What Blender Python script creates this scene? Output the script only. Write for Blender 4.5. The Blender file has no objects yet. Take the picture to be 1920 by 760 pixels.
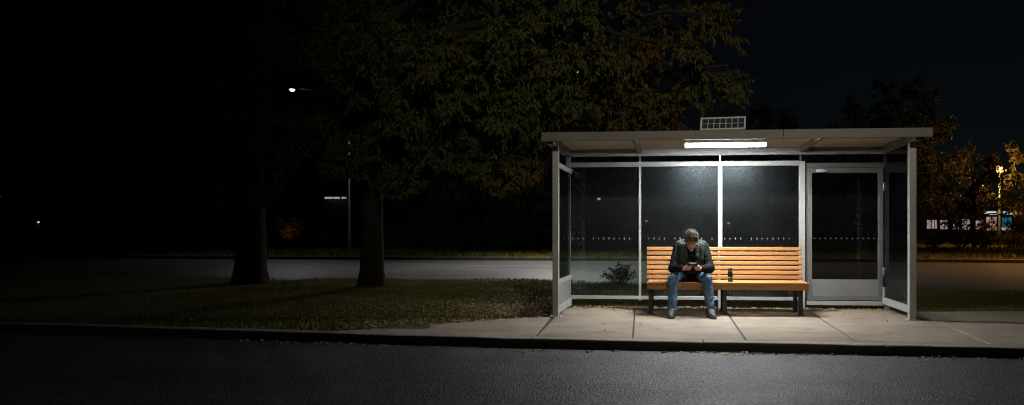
import bpy, bmesh, math, random
import numpy as np
from mathutils import Vector, Matrix, Quaternion
R = math.radians
scene = bpy.context.scene
col = scene.collection
random.seed(7)

# ------------------------------------------------------------------ helpers
FPX, CX, CY, PSI, CAMZ = 1309.0, 1160.0, 435.0, R(4.85), 1.13
def P(px, py, t):
    """a point of the place seen at pixel (px,py) of the 1920 px wide photo, t metres in front of the camera"""
    dx = (px - CX) / FPX
    return Vector((t * (-math.sin(PSI) + dx * math.cos(PSI)), t * (math.cos(PSI) + dx * math.sin(PSI)), CAMZ + (CY - py) / FPX * t))

def tag(o, label=None, cat=None, group=None, kind=None):
    if label: o['label'] = label
    if cat: o['category'] = cat
    if group: o['group'] = group
    if kind: o['kind'] = kind
    return o

def empty(name, loc, label, cat, group=None, rz=0.0):
    o = bpy.data.objects.new(name, None)
    o.empty_display_size = .1
    o.location = loc
    o.rotation_euler = (0, 0, rz)
    col.objects.link(o)
    return tag(o, label, cat, group)

def link(name, me, mats, parent=None, keep=True):
    o = bpy.data.objects.new(name, me)
    for m in (mats if isinstance(mats, (list, tuple)) else [mats]):
        if m and m.name not in [x.name for x in me.materials if x]: me.materials.append(m)
    col.objects.link(o)
    if parent:
        o.parent = parent
        if keep:   # geometry given in world coordinates
            o.matrix_parent_inverse = parent_matrix(parent).inverted()
    return o

def parent_matrix(p):
    m = Matrix.LocRotScale(p.location, p.rotation_euler, p.scale)
    return (parent_matrix(p.parent) @ p.matrix_parent_inverse @ m) if p.parent else m

class MB:
    """collects shapes, builds them as one mesh object"""
    def __init__(s): s.v = []; s.f = []; s.mi = []; s.sm = []
    def add(s, vs, fs, mi=0, smooth=False):
        b = len(s.v); s.v += [tuple(v) for v in vs]
        for f in fs: s.f.append(tuple(b + i for i in f)); s.mi.append(mi); s.sm.append(smooth)
    def box(s, x0, x1, y0, y1, z0, z1, mi=0, M=None):
        vs = [Vector((x, y, z)) for z in (z0, z1) for y in (y0, y1) for x in (x0, x1)]
        if M: vs = [M @ v for v in vs]
        s.add(vs, [(0, 2, 3, 1), (4, 5, 7, 6), (0, 1, 5, 4), (2, 6, 7, 3), (0, 4, 6, 2), (1, 3, 7, 5)], mi)
    def prism(s, pts, z0, z1, mi=0):
        n = len(pts)
        vs = [(p[0], p[1], z0) for p in pts] + [(p[0], p[1], z1) for p in pts]
        fs = [tuple(range(n - 1, -1, -1)), tuple(range(n, 2 * n))] + [(i, (i + 1) % n, n + (i + 1) % n, n + i) for i in range(n)]
        s.add(vs, fs, mi)
    def tube(s, pts, rads, n=8, mi=0, cap=True):
        pts = [Vector(p) for p in pts]; k = len(pts); vs = []; a = None
        for i, p in enumerate(pts):
            d = (pts[min(i + 1, k - 1)] - pts[max(i - 1, 0)]).normalized()
            if a is None:
                a = d.orthogonal().normalized()
            else:
                a = (a - d * a.dot(d)).normalized()
            b = d.cross(a)
            for j in range(n):
                t = 2 * math.pi * j / n
                vs.append(p + rads[i] * (math.cos(t) * a + math.sin(t) * b))
        fs = [(i * n + j, i * n + (j + 1) % n, (i + 1) * n + (j + 1) % n, (i + 1) * n + j) for i in range(k - 1) for j in range(n)]
        if cap: fs += [tuple(range(n - 1, -1, -1)), tuple(range((k - 1) * n, k * n))]
        s.add(vs, fs, mi, True)
    def lathe(s, c, prof, n=20, mi=0, M=None):
        vs = []
        for (r, z) in prof:
            for j in range(n):
                t = 2 * math.pi * j / n
                v = Vector((r * math.cos(t), r * math.sin(t), z))
                vs.append((M @ v if M else v) + Vector(c))
        k = len(prof)
        fs = [(i * n + j, i * n + (j + 1) % n, (i + 1) * n + (j + 1) % n, (i + 1) * n + j) for i in range(k - 1) for j in range(n)]
        fs += [tuple(range(n - 1, -1, -1)), tuple(range((k - 1) * n, k * n))]
        s.add(vs, fs, mi, True)
    def mesh(s, name):
        me = bpy.data.meshes.new(name)
        me.from_pydata(s.v, [], s.f); me.update()
        me.polygons.foreach_set('material_index', s.mi)
        me.polygons.foreach_set('use_smooth', s.sm)
        return me
    def build(s, name, mats, parent=None, bevel=0, seg=2):
        o = link(name, s.mesh(name), mats, parent)
        if bevel:
            b = o.modifiers.new('bevel', 'BEVEL'); b.width = bevel; b.segments = seg; b.limit_method = 'ANGLE'; b.angle_limit = R(35)
            b.harden_normals = False
        return o

def np_mesh(name, verts, faces_tri=None, faces_quad=None):
    """fast mesh from numpy arrays"""
    me = bpy.data.meshes.new(name)
    f = faces_tri if faces_tri is not None else faces_quad
    k = f.shape[1]
    me.vertices.add(len(verts)); me.vertices.foreach_set('co', verts.astype(np.float32).ravel())
    me.loops.add(f.size); me.loops.foreach_set('vertex_index', f.astype(np.int32).ravel())
    me.polygons.add(len(f)); me.polygons.foreach_set('loop_start', np.arange(0, f.size, k, dtype=np.int32))
    me.polygons.foreach_set('loop_total', np.full(len(f), k, dtype=np.int32))
    me.update(calc_edges=True)
    return me

# ------------------------------------------------------------------ materials
def mat(name):
    m = bpy.data.materials.new(name); m.use_nodes = True
    nt = m.node_tree; nt.nodes.clear()
    out = nt.nodes.new('ShaderNodeOutputMaterial')
    return m, nt, out
def N(nt, t, **kw):
    n = nt.nodes.new(t)
    for k, v in kw.items():
        if k in n.inputs: n.inputs[k].default_value = v
        else: setattr(n, k, v)
    return n
def coords(nt, scale=(1, 1, 1), obj=False):
    if obj:
        tc = N(nt, 'ShaderNodeTexCoord'); src = tc.outputs['Object']
    else:
        g = N(nt, 'ShaderNodeNewGeometry'); src = g.outputs['Position']
    mp = N(nt, 'ShaderNodeMapping'); mp.inputs['Scale'].default_value = scale
    nt.links.new(src, mp.inputs['Vector'])
    return mp.outputs['Vector']
def ramp(nt, fac, stops, interp='LINEAR'):
    r = N(nt, 'ShaderNodeValToRGB'); e = r.color_ramp.elements; r.color_ramp.interpolation = interp
    while len(e) < len(stops): e.new(.5)
    for i, (p, c) in enumerate(stops):
        e[i].position = p; e[i].color = (*c, 1)
    nt.links.new(fac, r.inputs['Fac'])
    return r.outputs['Color']
def noise(nt, vec, scale, detail=4, rough=.55):
    n = N(nt, 'ShaderNodeTexNoise'); n.inputs['Scale'].default_value = scale; n.inputs['Detail'].default_value = detail; n.inputs['Roughness'].default_value = rough
    nt.links.new(vec, n.inputs['Vector'])
    return n.outputs['Fac']
def mixc(nt, fac, a, b, mode='MIX'):
    m = N(nt, 'ShaderNodeMix', data_type='RGBA', blend_type=mode)
    for s, v in ((m.inputs[0], fac), (m.inputs[6], a), (m.inputs[7], b)):
        if hasattr(v, 'links'): nt.links.new(v, s)
        elif isinstance(v, (int, float)): s.default_value = v
        else: s.default_value = (*v, 1)
    return m.outputs[2]
def bump(nt, h, strength, dist=.01):
    b = N(nt, 'ShaderNodeBump'); b.inputs['Strength'].default_value = strength; b.inputs['Distance'].default_value = dist
    nt.links.new(h, b.inputs['Height'])
    return b.outputs['Normal']
def surf(name, c0, c1=None, scale=6, rough=.6, metal=0, bumps=0, bscale=60, bdist=.004, stretch=(1, 1, 1), spec=.5, c2=None, island=0):
    """painted or plain surface: two or three colours mixed by noise, a little bump and uneven gloss"""
    m, nt, out = mat(name)
    p = N(nt, 'ShaderNodeBsdfPrincipled')
    v = coords(nt, stretch)
    c1 = c1 or tuple(x * .8 for x in c0)
    f = noise(nt, v, scale, 5, .6)
    stops = [(.3, c0), (.7, c1)] if not c2 else [(.25, c0), (.5, c1), (.75, c2)]
    c = ramp(nt, f, stops)
    if island:
        g = N(nt, 'ShaderNodeNewGeometry')
        k = ramp(nt, g.outputs['Random Per Island'], [(0, (1 - island,) * 3), (1, (1 + island * .5,) * 3)])
        c = mixc(nt, 1.0, c, k, 'MULTIPLY')
    nt.links.new(c, p.inputs['Base Color'])
    rr = N(nt, 'ShaderNodeMapRange'); rr.inputs['To Min'].default_value = max(.02, rough - .1); rr.inputs['To Max'].default_value = min(1, rough + .12)
    nt.links.new(noise(nt, v, scale * 2.7, 4), rr.inputs['Value']); nt.links.new(rr.outputs[0], p.inputs['Roughness'])
    p.inputs['Metallic'].default_value = metal
    p.inputs['Specular IOR Level'].default_value = spec
    if bumps: nt.links.new(bump(nt, noise(nt, v, bscale, 6, .65), bumps, bdist), p.inputs['Normal'])
    nt.links.new(p.outputs[0], out.inputs[0])
    return m
def emit(name, c, s):
    m, nt, out = mat(name)
    e = N(nt, 'ShaderNodeEmission'); e.inputs['Color'].default_value = (*c, 1); e.inputs['Strength'].default_value = s
    nt.links.new(e.outputs[0], out.inputs[0])
    return m
def leaf_mat(name, cols, trans=.35, rough=.6, light_tint=None):
    m, nt, out = mat(name)
    g = N(nt, 'ShaderNodeNewGeometry')
    f = noise(nt, coords(nt), .55, 3, .5)
    mr = N(nt, 'ShaderNodeMath', operation='MULTIPLY_ADD'); mr.inputs[1].default_value = .45
    nt.links.new(g.outputs['Random Per Island'], mr.inputs[0])
    m2 = N(nt, 'ShaderNodeMath', operation='MULTIPLY_ADD'); m2.inputs[1].default_value = 1.6; m2.inputs[2].default_value = -.52
    nt.links.new(f, m2.inputs[0]); nt.links.new(m2.outputs[0], mr.inputs[2])
    src = mr.outputs[0]
    if light_tint:      # autumn colour and lamplight both painted in as a left-right shift
        g2 = N(nt, 'ShaderNodeSeparateXYZ'); nt.links.new(g.outputs['Position'], g2.inputs[0])
        mt_ = N(nt, 'ShaderNodeMapRange'); mt_.inputs['From Min'].default_value = light_tint[0]; mt_.inputs['From Max'].default_value = light_tint[1]; mt_.inputs['To Min'].default_value = -.32; mt_.inputs['To Max'].default_value = .12
        nt.links.new(g2.outputs['X'], mt_.inputs['Value'])
        ad = N(nt, 'ShaderNodeMath', operation='ADD'); nt.links.new(src, ad.inputs[0]); nt.links.new(mt_.outputs[0], ad.inputs[1]); src = ad.outputs[0]
    n = len(cols)
    c = ramp(nt, src, [(.12 + .76 * i / (n - 1), cc) for i, cc in enumerate(cols)])
    p = N(nt, 'ShaderNodeBsdfPrincipled'); p.inputs['Roughness'].default_value = rough; p.inputs['Specular IOR Level'].default_value = .3
    t = N(nt, 'ShaderNodeBsdfTranslucent'); mx = N(nt, 'ShaderNodeMixShader'); mx.inputs[0].default_value = trans
    nt.links.new(c, p.inputs['Base Color']); nt.links.new(c, t.inputs['Color'])
    nt.links.new(p.outputs[0], mx.inputs[1]); nt.links.new(t.outputs[0], mx.inputs[2]); nt.links.new(mx.outputs[0], out.inputs[0])
    return m
def glass_mat(name, tint=(.60, .66, .63), dust=.024, dustc=(.55, .62, .64)):
    """tinted, slightly dirty shelter glazing: see-through, mirror-like at its skin, and with a dust film that scatters light"""
    m, nt, out = mat(name)
    tr = N(nt, 'ShaderNodeBsdfTransparent'); tr.inputs['Color'].default_value = (*tint, 1)
    gl = N(nt, 'ShaderNodeBsdfGlossy'); gl.inputs['Roughness'].default_value = .015
    fr = N(nt, 'ShaderNodeFresnel'); fr.inputs['IOR'].default_value = 1.5
    df = N(nt, 'ShaderNodeBsdfDiffuse'); df.inputs['Color'].default_value = (*dustc, 1)
    v = coords(nt)
    a = noise(nt, v, 1.1, 3, .5); b = noise(nt, v, 110, 2, .5)
    mu = N(nt, 'ShaderNodeMath', operation='MULTIPLY'); nt.links.new(a, mu.inputs[0]); nt.links.new(b, mu.inputs[1])
    mr = N(nt, 'ShaderNodeMapRange'); mr.inputs['From Min'].default_value = .12; mr.inputs['From Max'].default_value = .42
    mr.inputs['To Min'].default_value = dust * .5; mr.inputs['To Max'].default_value = dust * 1.7
    nt.links.new(mu.outputs[0], mr.inputs['Value'])
    m1 = N(nt, 'ShaderNodeMixShader'); m2 = N(nt, 'ShaderNodeMixShader')
    hz = N(nt, 'ShaderNodeBsdfGlossy'); hz.inputs['Roughness'].default_value = .37; hz.inputs['Color'].default_value = (.80, .92, 1.0, 1)
    m0 = N(nt, 'ShaderNodeMixShader'); m0.inputs[0].default_value = .85
    nt.links.new(df.outputs[0], m0.inputs[1]); nt.links.new(hz.outputs[0], m0.inputs[2])
    nt.links.new(mr.outputs[0], m1.inputs[0]); nt.links.new(tr.outputs[0], m1.inputs[1]); nt.links.new(m0.outputs[0], m1.inputs[2])
    nt.links.new(fr.outputs[0], m2.inputs[0]); nt.links.new(m1.outputs[0], m2.inputs[1]); nt.links.new(gl.outputs[0], m2.inputs[2])
    nt.links.new(m2.outputs[0], out.inputs[0])
    return m

M = {}
M['frame'] = surf('grey_paint', (.40, .41, .39), (.33, .335, .32), 5, .42, .0, .06, 90, .002)
M['fascia'] = surf('fascia_paint', (.145, .143, .138), (.11, .109, .105), 2.2, .5, 0, .05, 60, .002, (1, 1, 3))
M['ceiling'] = surf('cream_panel', (.60, .54, .40), (.52, .465, .34), 1.6, .55, 0, .05, 30, .002)
M['kick'] = surf('kick_panel_paint', (.24, .235, .23), (.19, .19, .185), 3, .42, 0, .08, 50, .002)
M['door'] = surf('door_aluminium', (.20, .20, .19), (.16, .16, .155), 3, .4, .2, .05, 80, .002)
M['glass'] = glass_mat('shelter_glass')
M['side_glass'] = glass_mat('side_glass', (.86, .89, .88), .012)
M['door_glass'] = glass_mat('door_glass', (.5, .52, .5), .006)
M['dots'] = surf('white_dots', (.30, .30, .30), (.2, .2, .2), 30, .7)
M['white'] = surf('white_trim', (.7, .7, .69), (.6, .6, .59), 8, .4)
M['housing'] = surf('fitting_housing', (.30, .30, .29), (.24, .24, .235), 8, .5)
M['steel'] = surf('zinc_steel', (.5, .5, .5), (.4, .4, .4), 20, .35, .8)
M['black_metal'] = surf('black_metal', (.022, .022, .024), (.035, .034, .034), 12, .45, .3, .1, 120, .002)
M['tube'] = emit('lit_diffuser', (.95, .98, 1.0), 310)
M['cell'] = surf('solar_cell', (.030, .042, .058), (.045, .06, .075), 14, .15)
def wood_mat():
    m, nt, out = mat('oiled_timber')
    p = N(nt, 'ShaderNodeBsdfPrincipled')
    g = N(nt, 'ShaderNodeNewGeometry')
    v = coords(nt, (1.3, 26, 26))
    v2 = coords(nt, (.6, 90, 90))
    off = N(nt, 'ShaderNodeVectorMath', operation='ADD')
    sc = N(nt, 'ShaderNodeVectorMath', operation='SCALE'); sc.inputs['Scale'].default_value = 40
    cmb = N(nt, 'ShaderNodeCombineXYZ'); nt.links.new(g.outputs['Random Per Island'], cmb.inputs[0])
    nt.links.new(cmb.outputs[0], sc.inputs[0]); nt.links.new(v, off.inputs[0]); nt.links.new(sc.outputs[0], off.inputs[1])
    f = noise(nt, off.outputs[0], 1.0, 6, .6)
    c = ramp(nt, f, [(.25, (.40, .168, .048)), (.5, (.50, .23, .07)), (.75, (.33, .135, .038))])
    k = ramp(nt, g.outputs['Random Per Island'], [(0, (.68, .66, .62)), (.5, (.95, .95, .95)), (1, (1.12, 1.13, 1.16))])
    c = mixc(nt, 1.0, c, k, 'MULTIPLY')
    f2 = noise(nt, v2, 1.0, 4, .6)
    c = mixc(nt, ramp(nt, f2, [(.58, (0, 0, 0)), (.75, (.5, .5, .5))]), c, (.22, .085, .025))
    nt.links.new(c, p.inputs['Base Color']); p.inputs['Roughness'].default_value = .48
    nt.links.new(bump(nt, f2, .12, .003), p.inputs['Normal'])
    nt.links.new(p.outputs[0], out.inputs[0])
    return m
M['wood'] = wood_mat()
def concrete_mat(name, c0, c1, stain):
    m, nt, out = mat(name)
    p = N(nt, 'ShaderNodeBsdfPrincipled')
    v = coords(nt)
    g = N(nt, 'ShaderNodeNewGeometry')
    base = ramp(nt, noise(nt, v, 1.1, 6, .65), [(.3, c0), (.7, c1)])
    grain = ramp(nt, noise(nt, v, 95, 3, .7), [(.3, (.72, .71, .70)), (.55, (1, 1, 1)), (.8, (1.12, 1.11, 1.1))])
    c = mixc(nt, 1.0, base, grain, 'MULTIPLY')
    k = ramp(nt, g.outputs['Random Per Island'], [(0, (.9, .89, .88)), (1, (1.06, 1.05, 1.05))])
    c = mixc(nt, 1.0, c, k, 'MULTIPLY')
    c = mixc(nt, ramp(nt, noise(nt, coords(nt, (.55, 1, 1)), 2.6, 7, .7), [(.48, (0, 0, 0)), (.72, (.75, .75, .75))]), c, stain)
    sp = ramp(nt, noise(nt, v, 26, 2, .5), [(.70, (0, 0, 0)), (.76, (.6, .6, .6))])
    c = mixc(nt, sp, c, tuple(x * .5 for x in stain))
    nt.links.new(c, p.inputs['Base Color']); p.inputs['Roughness'].default_value = .85; p.inputs['Specular IOR Level'].default_value = .3
    nt.links.new(bump(nt, noise(nt, v, 130, 5, .7), .35, .004), p.inputs['Normal'])
    nt.links.new(p.outputs[0], out.inputs[0])
    return m
M['concrete'] = concrete_mat('pavement_concrete', (.40, .33, .255), (.28, .233, .18), (.13, .105, .077))
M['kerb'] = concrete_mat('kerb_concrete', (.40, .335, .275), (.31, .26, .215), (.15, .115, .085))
M['shaded_kerb_face'] = concrete_mat('shaded_kerb_face', (.26, .225, .185), (.18, .155, .125), (.09, .075, .058))  # front face: grime and shade both put into the darker colour
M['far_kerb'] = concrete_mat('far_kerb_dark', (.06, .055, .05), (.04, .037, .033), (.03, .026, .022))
M['joint'] = surf('joint_dirt', (.03, .025, .018), (.05, .04, .03), 20, .95)
def asphalt_mat(name, c0, c1, rough, bstr, gs=110, spec=.5):
    m, nt, out = mat(name)
    p = N(nt, 'ShaderNodeBsdfPrincipled')
    v = coords(nt)
    vo = N(nt, 'ShaderNodeTexVoronoi'); vo.inputs['Scale'].default_value = gs; nt.links.new(v, vo.inputs['Vector'])
    stone = ramp(nt, vo.outputs['Color'], [(.2, c0), (.62, c1), (.9, tuple(x * 2.6 for x in c1))])
    c = mixc(nt, 1.0, stone, ramp(nt, noise(nt, v, 1.6, 6, .65), [(.3, (.7, .7, .7)), (.7, (1.2, 1.2, 1.2))]), 'MULTIPLY')
    patch = ramp(nt, noise(nt, coords(nt, (.25, 1, 1)), .7, 4, .5), [(.45, (0, 0, 0)), (.6, (.45, .45, .45))])
    c = mixc(nt, patch, c, tuple(x * .6 for x in c0))
    nt.links.new(c, p.inputs['Base Color'])
    p.inputs['Specular IOR Level'].default_value = spec
    rr = N(nt, 'ShaderNodeMapRange'); rr.inputs['To Min'].default_value = rough - .14; rr.inputs['To Max'].default_value = rough + .14
    nt.links.new(noise(nt, v, 3.5, 4), rr.inputs['Value']); nt.links.new(rr.outputs[0], p.inputs['Roughness'])
    h = N(nt, 'ShaderNodeMath', operation='MULTIPLY_ADD'); h.inputs[1].default_value = -1.0
    nt.links.new(vo.outputs['Distance'], h.inputs[0]); nt.links.new(noise(nt, v, 45, 4, .6), h.inputs[2])
    nt.links.new(bump(nt, h.outputs[0], bstr, .012), p.inputs['Normal'])
    nt.links.new(p.outputs[0], out.inputs[0])
    return m
M['asphalt'] = asphalt_mat('asphalt', (.026, .0255, .024), (.058, .057, .054), .56, .9, 70, .7)
M['far_asphalt'] = asphalt_mat('worn_asphalt', (.07, .07, .072), (.10, .10, .10), .5, .10, 60)
M['soil'] = surf('turf_soil', (.075, .075, .018), (.11, .078, .026), 2.5, .95, 0, .6, 40, .03, c2=(.04, .045, .014))
M['ground'] = surf('dark_ground', (.03, .035, .014), (.045, .04, .02), .8, .95, 0, .5, 12, .05)
M['grass'] = leaf_mat('grass_blades', [(.09, .12, .018), (.12, .14, .022), (.18, .155, .034), (.22, .15, .045)], .3)
M['litter'] = leaf_mat('dead_leaves', [(.20, .12, .04), (.30, .19, .07), (.42, .30, .13), (.22, .15, .07)], .15)
M['stone'] = surf('gutter_stone', (.30, .27, .23), (.2, .18, .15), 40, .9)
M['oak'] = leaf_mat('oak_leaves', [(.085, .115, .034), (.092, .102, .028), (.110, .088, .024), (.145, .088, .022)], .35, .6, (-5.5, -.2))  # greens paled so the leaf colour carries the lit cluster's brightness
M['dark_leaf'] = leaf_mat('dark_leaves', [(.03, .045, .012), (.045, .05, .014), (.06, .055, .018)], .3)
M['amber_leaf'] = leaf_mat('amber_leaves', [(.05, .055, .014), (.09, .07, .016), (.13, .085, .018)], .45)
M['bush_leaf'] = leaf_mat('bush_leaves', [(.06, .095, .026), (.08, .115, .032), (.11, .125, .038)], .35)
M['bark'] = surf('bark', (.026, .022, .017), (.016, .0135, .0105), 9, .95, 0, .9, 14, .03, (1, 1, .22))
M['skin'] = surf('skin', (.62, .33, .22), (.54, .26, .17), 30, .5)
M['lip'] = surf('lip_skin', (.33, .13, .10), (.30, .11, .09), 30, .5)
M['hair'] = surf('grey_brown_hair', (.04, .03, .021), (.065, .05, .037), 55, .55, 0, .4, 160, .003, c2=(.04, .03, .022))
M['locks'] = surf('hair_locks', (.075, .054, .038), (.035, .024, .016), 30, .5, c2=(.21, .18, .145), island=.7, spec=.2)
M['eye'] = surf('eye_dark', (.02, .015, .012), None, 5, .3)
M['sweater'] = surf('black_knit', (.007, .0085, .008), (.012, .014, .013), 18, .9, 0, .4, 160, .004, spec=.12)
M['vest'] = surf('grey_green_quilt', (.040, .054, .046), (.029, .039, .034), 14, .85, 0, .4, 70, .006, spec=.15)
M['denim'] = surf('blue_denim', (.095, .175, .30), (.058, .115, .215), 9, .85, 0, .5, 200, .003, (1, 1, .4), c2=(.19, .29, .42))
M['denim_light'] = surf('denim_hem', (.12, .18, .25), (.08, .13, .2), 30, .9)
M['shoe'] = surf('grey_shoe', (.11, .11, .115), (.06, .06, .065), 28, .75, 0, .4, 120, .004)
M['sole'] = surf('shoe_sole', (.035, .034, .034), (.06, .058, .055), 30, .8)
M['lace'] = surf('shoe_lace', (.28, .28, .28), None, 30, .8)
M['phone'] = surf('phone_black', (.008, .008, .009), (.012, .012, .013), 20, .15)
M['flask'] = surf('flask_black', (.011, .011, .012), (.018, .018, .018), 20, .28, .2)
M['lampmetal'] = surf('galvanised_pole', (.34, .35, .36), (.26, .27, .28), 6, .5, .3)
M['darkwall'] = surf('dark_wall', (.10, .095, .09), (.07, .066, .062), 2, .8)

# ------------------------------------------------------------------ sky, moon, camera
world = bpy.data.worlds.new('World'); scene.world = world; world.use_nodes = True
nt = world.node_tree; nt.nodes.clear()
wo = nt.nodes.new('ShaderNodeOutputWorld'); bg = nt.nodes.new('ShaderNodeBackground'); sk = nt.nodes.new('ShaderNodeTexSky')
sk.sky_type = 'NISHITA'; sk.sun_disc = False; sk.sun_elevation = R(35); sk.sun_rotation = R(200); sk.ozone_density = 1.5
tcw = N(nt, 'ShaderNodeTexCoord'); sx_ = N(nt, 'ShaderNodeSeparateXYZ'); nt.links.new(tcw.outputs['Generated'], sx_.inputs[0])
mw = N(nt, 'ShaderNodeMapRange', interpolation_type='SMOOTHSTEP'); mw.inputs['From Min'].default_value = -.55; mw.inputs['From Max'].default_value = .25; mw.inputs['To Min'].default_value = .06; mw.inputs['To Max'].default_value = 1.0
nt.links.new(sx_.outputs['X'], mw.inputs['Value'])
nt.links.new(mixc(nt, 1.0, mixc(nt, .62, sk.outputs[0], (.24, .42, .48)), mw.outputs[0], 'MULTIPLY'), bg.inputs['Color'])
bg.inputs['Strength'].default_value = .0013
nt.links.new(bg.outputs[0], wo.inputs[0])
sl = bpy.data.lights.new('moon', 'SUN'); sl.energy = .006; sl.angle = R(.5); sl.color = (.8, .88, 1.0)
so = bpy.data.objects.new('moon', sl); col.objects.link(so); so.rotation_euler = (R(55), 0, R(-20))

cam = bpy.data.cameras.new('camera'); co = bpy.data.objects.new('camera', cam); col.objects.link(co)
co.location = (0, 0, CAMZ); co.rotation_euler = (R(90), 0, PSI)
cam.sensor_width = 36; cam.lens = FPX / 1920 * 36
cam.shift_x = (960 - CX) / 1920; cam.shift_y = (CY - 380) / 1920
cam.clip_end = 2000; cam.clip_start = .05
scene.camera = co
scene.view_settings.view_transform = 'Standard'; scene.view_settings.look = 'None'
scene.view_settings.exposure = 0; scene.view_settings.gamma = 1; scene.view_settings.use_curve_mapping = False
scene.cycles.use_denoising = True
scene.cycles.filter_width = 1.1
scene.cycles.denoiser = 'OPENIMAGEDENOISE'
scene.cycles.max_bounces = 8; scene.cycles.transparent_max_bounces = 16
scene.cycles.sample_clamp_indirect = 3.0
scene.cycles.caustics_reflective = False; scene.cycles.caustics_refractive = False

# ------------------------------------------------------------------ ground
def ground_sheet(name, x0, x1, y0, y1, z, m):
    b = MB(); b.add([(x0, y0, z), (x1, y0, z), (x1, y1, z), (x0, y1, z)], [(0, 1, 2, 3)])
    return tag(b.build(name, m), kind='structure')
ground_sheet('ground', -500, 500, -400, 700, -.135, M['ground'])
KERB = [(-60, 12.2), (-30, 10.0), (-18, 8.95), (-12, 8.35), (-8.5, 7.98), (-6.07, 7.74), (-5.36, 7.66), (-4.34, 7.56), (-3.35, 7.455), (-2.42, 7.37), (-1.53, 7.30), (0, 7.245),
        (1.23, 7.205), (2.27, 7.165), (3.37, 7.13), (5.5, 7.05), (9, 6.92), (16, 6.65), (40, 5.7)]
def kerb_y(x):
    for (a, b), (c, d) in zip(KERB, KERB[1:]):
        if a <= x <= c: return b + (d - b) * (x - a) / (c - a)
    return KERB[0][1] if x < KERB[0][0] else KERB[-1][1]
b = MB()
for (a, ya), (c, yc) in zip(KERB, KERB[1:]):
    b.add([(a, -5.5, -.10), (c, -5.5, -.10), (c, yc + .02, -.10), (a, ya + .02, -.10)], [(0, 1, 2, 3)])
tag(b.build('road', M['asphalt']), kind='structure')
# opposite verge behind the camera
ground_sheet('verge', -60, 60, -60, -5.5, -.03, M['soil'])
# kerb, cast in lengths of about 1.8 m with worn top edges
rk = random.Random(3); b = MB()
def kerb_run(x0, x1, w, z1):
    n = max(2, int((x1 - x0) / .3)); xs = [x0 + (x1 - x0) * i / n for i in range(n + 1)]
    vs = []; prof = [(0, -.13), (.006, z1 - .022), (.012, z1 - .008), (.026, z1 - .0015), (w - .004, z1), (w - .004, -.13)]
    for x in xs:
        y = kerb_y(x); wob = rk.uniform(-.004, .004); wz = rk.uniform(-.005, .001)
        for (dy, z) in prof: vs.append((x, y + dy + (wob if dy < .02 else 0), z + (wz if -.1 < z < z1 - .0005 else 0)))
    k = len(prof); o_ = len(b.v)
    fs = [(i * k + j, (i + 1) * k + j, (i + 1) * k + j + 1, i * k + j + 1) for i in range(n) for j in range(k - 1)]
    fs += [tuple(range(k - 1, -1, -1)), tuple(range(n * k, n * k + k))]
    b.add(vs, fs, 0, False)
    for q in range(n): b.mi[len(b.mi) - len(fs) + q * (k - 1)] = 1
x = -40.0
while x < 30:
    nx = x + 1.83
    kerb_run(x + .006, nx - .006, .15, .0)
    x = nx
tag(b.build('kerb', [M['kerb'], M['shaded_kerb_face']]), kind='structure')
# pavement slabs (gaps between them are real joints over dirt)
def pav_back(x):
    pts = [(-3.9, kerb_y(-3.9) + .16), (-3.28, 8.02), (-2.79, 8.5), (-2.22, 8.92), (-1.67, 9.19), (-1.62, 10.36), (-.6, 10.42), (1.9, 10.44), (3.06, 10.46), (3.35, 10.2), (4.9, 10.38), (9, 10.3), (30, 9.6)]
    for (a, p), (c, q) in zip(pts, pts[1:]):
        if a <= x <= c: return p + (q - p) * (x - a) / (c - a)
    return pts[-1][1]
joints = [(-1.66, -1.53), (-.64, -.48), (.68, .71), (1.87, 1.83), (3.35, 3.12), (4.9, 4.75), (6.6, 6.5), (8.3, 8.3), (10, 10), (12, 12), (14, 14), (17, 17), (20, 20)]
b = MB(); bj = MB()
def slab(back, front):
    # back / front: lists of x along rear and front edge
    top = [(x, pav_back(x)) for x in back]; bot = [(x, kerb_y(x) + .151) for x in front]
    pts = bot + top[::-1]
    b.prism(pts, -.12, 0.0)
def seq(a, c, n): return [a + (c - a) * i / n for i in range(n + 1)]
slab([-3.88, -3.6, -3.28, -3.0, -2.79, -2.5, -2.22, -1.95, -1.69], seq(-3.86, -1.545, 8))
for (b0, f0), (b1, f1) in zip(joints, joints[1:]):
    back = [b0 + .009] + [x for x in (-1.62, -.6, 1.9, 3.06, 3.35, 4.9, 9) if b0 + .02 < x < b1 - .02] + [b1 - .009]
    slab(back, seq(f0 + .009, f1 - .009, 4))
pv = b.build('pavement', M['concrete'], bevel=.006, seg=1); tag(pv, kind='structure')
fl = [(-3.88, kerb_y(-3.88) + .145)] + [(x, kerb_y(x) + .145) for x in seq(-3.4, 20, 26)] + [(20, pav_back(20))] + [(x, pav_back(x) - .002) for x in (9, 4.9, 3.35, 3.06, 1.9, -.6, -1.62, -1.67, -2.22, -2.79, -3.28)]
bj.add([(p[0], p[1], -.012) for p in fl], [tuple(range(len(fl)))])
tag(bj.build('joint_bed', M['joint']), kind='structure')
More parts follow.
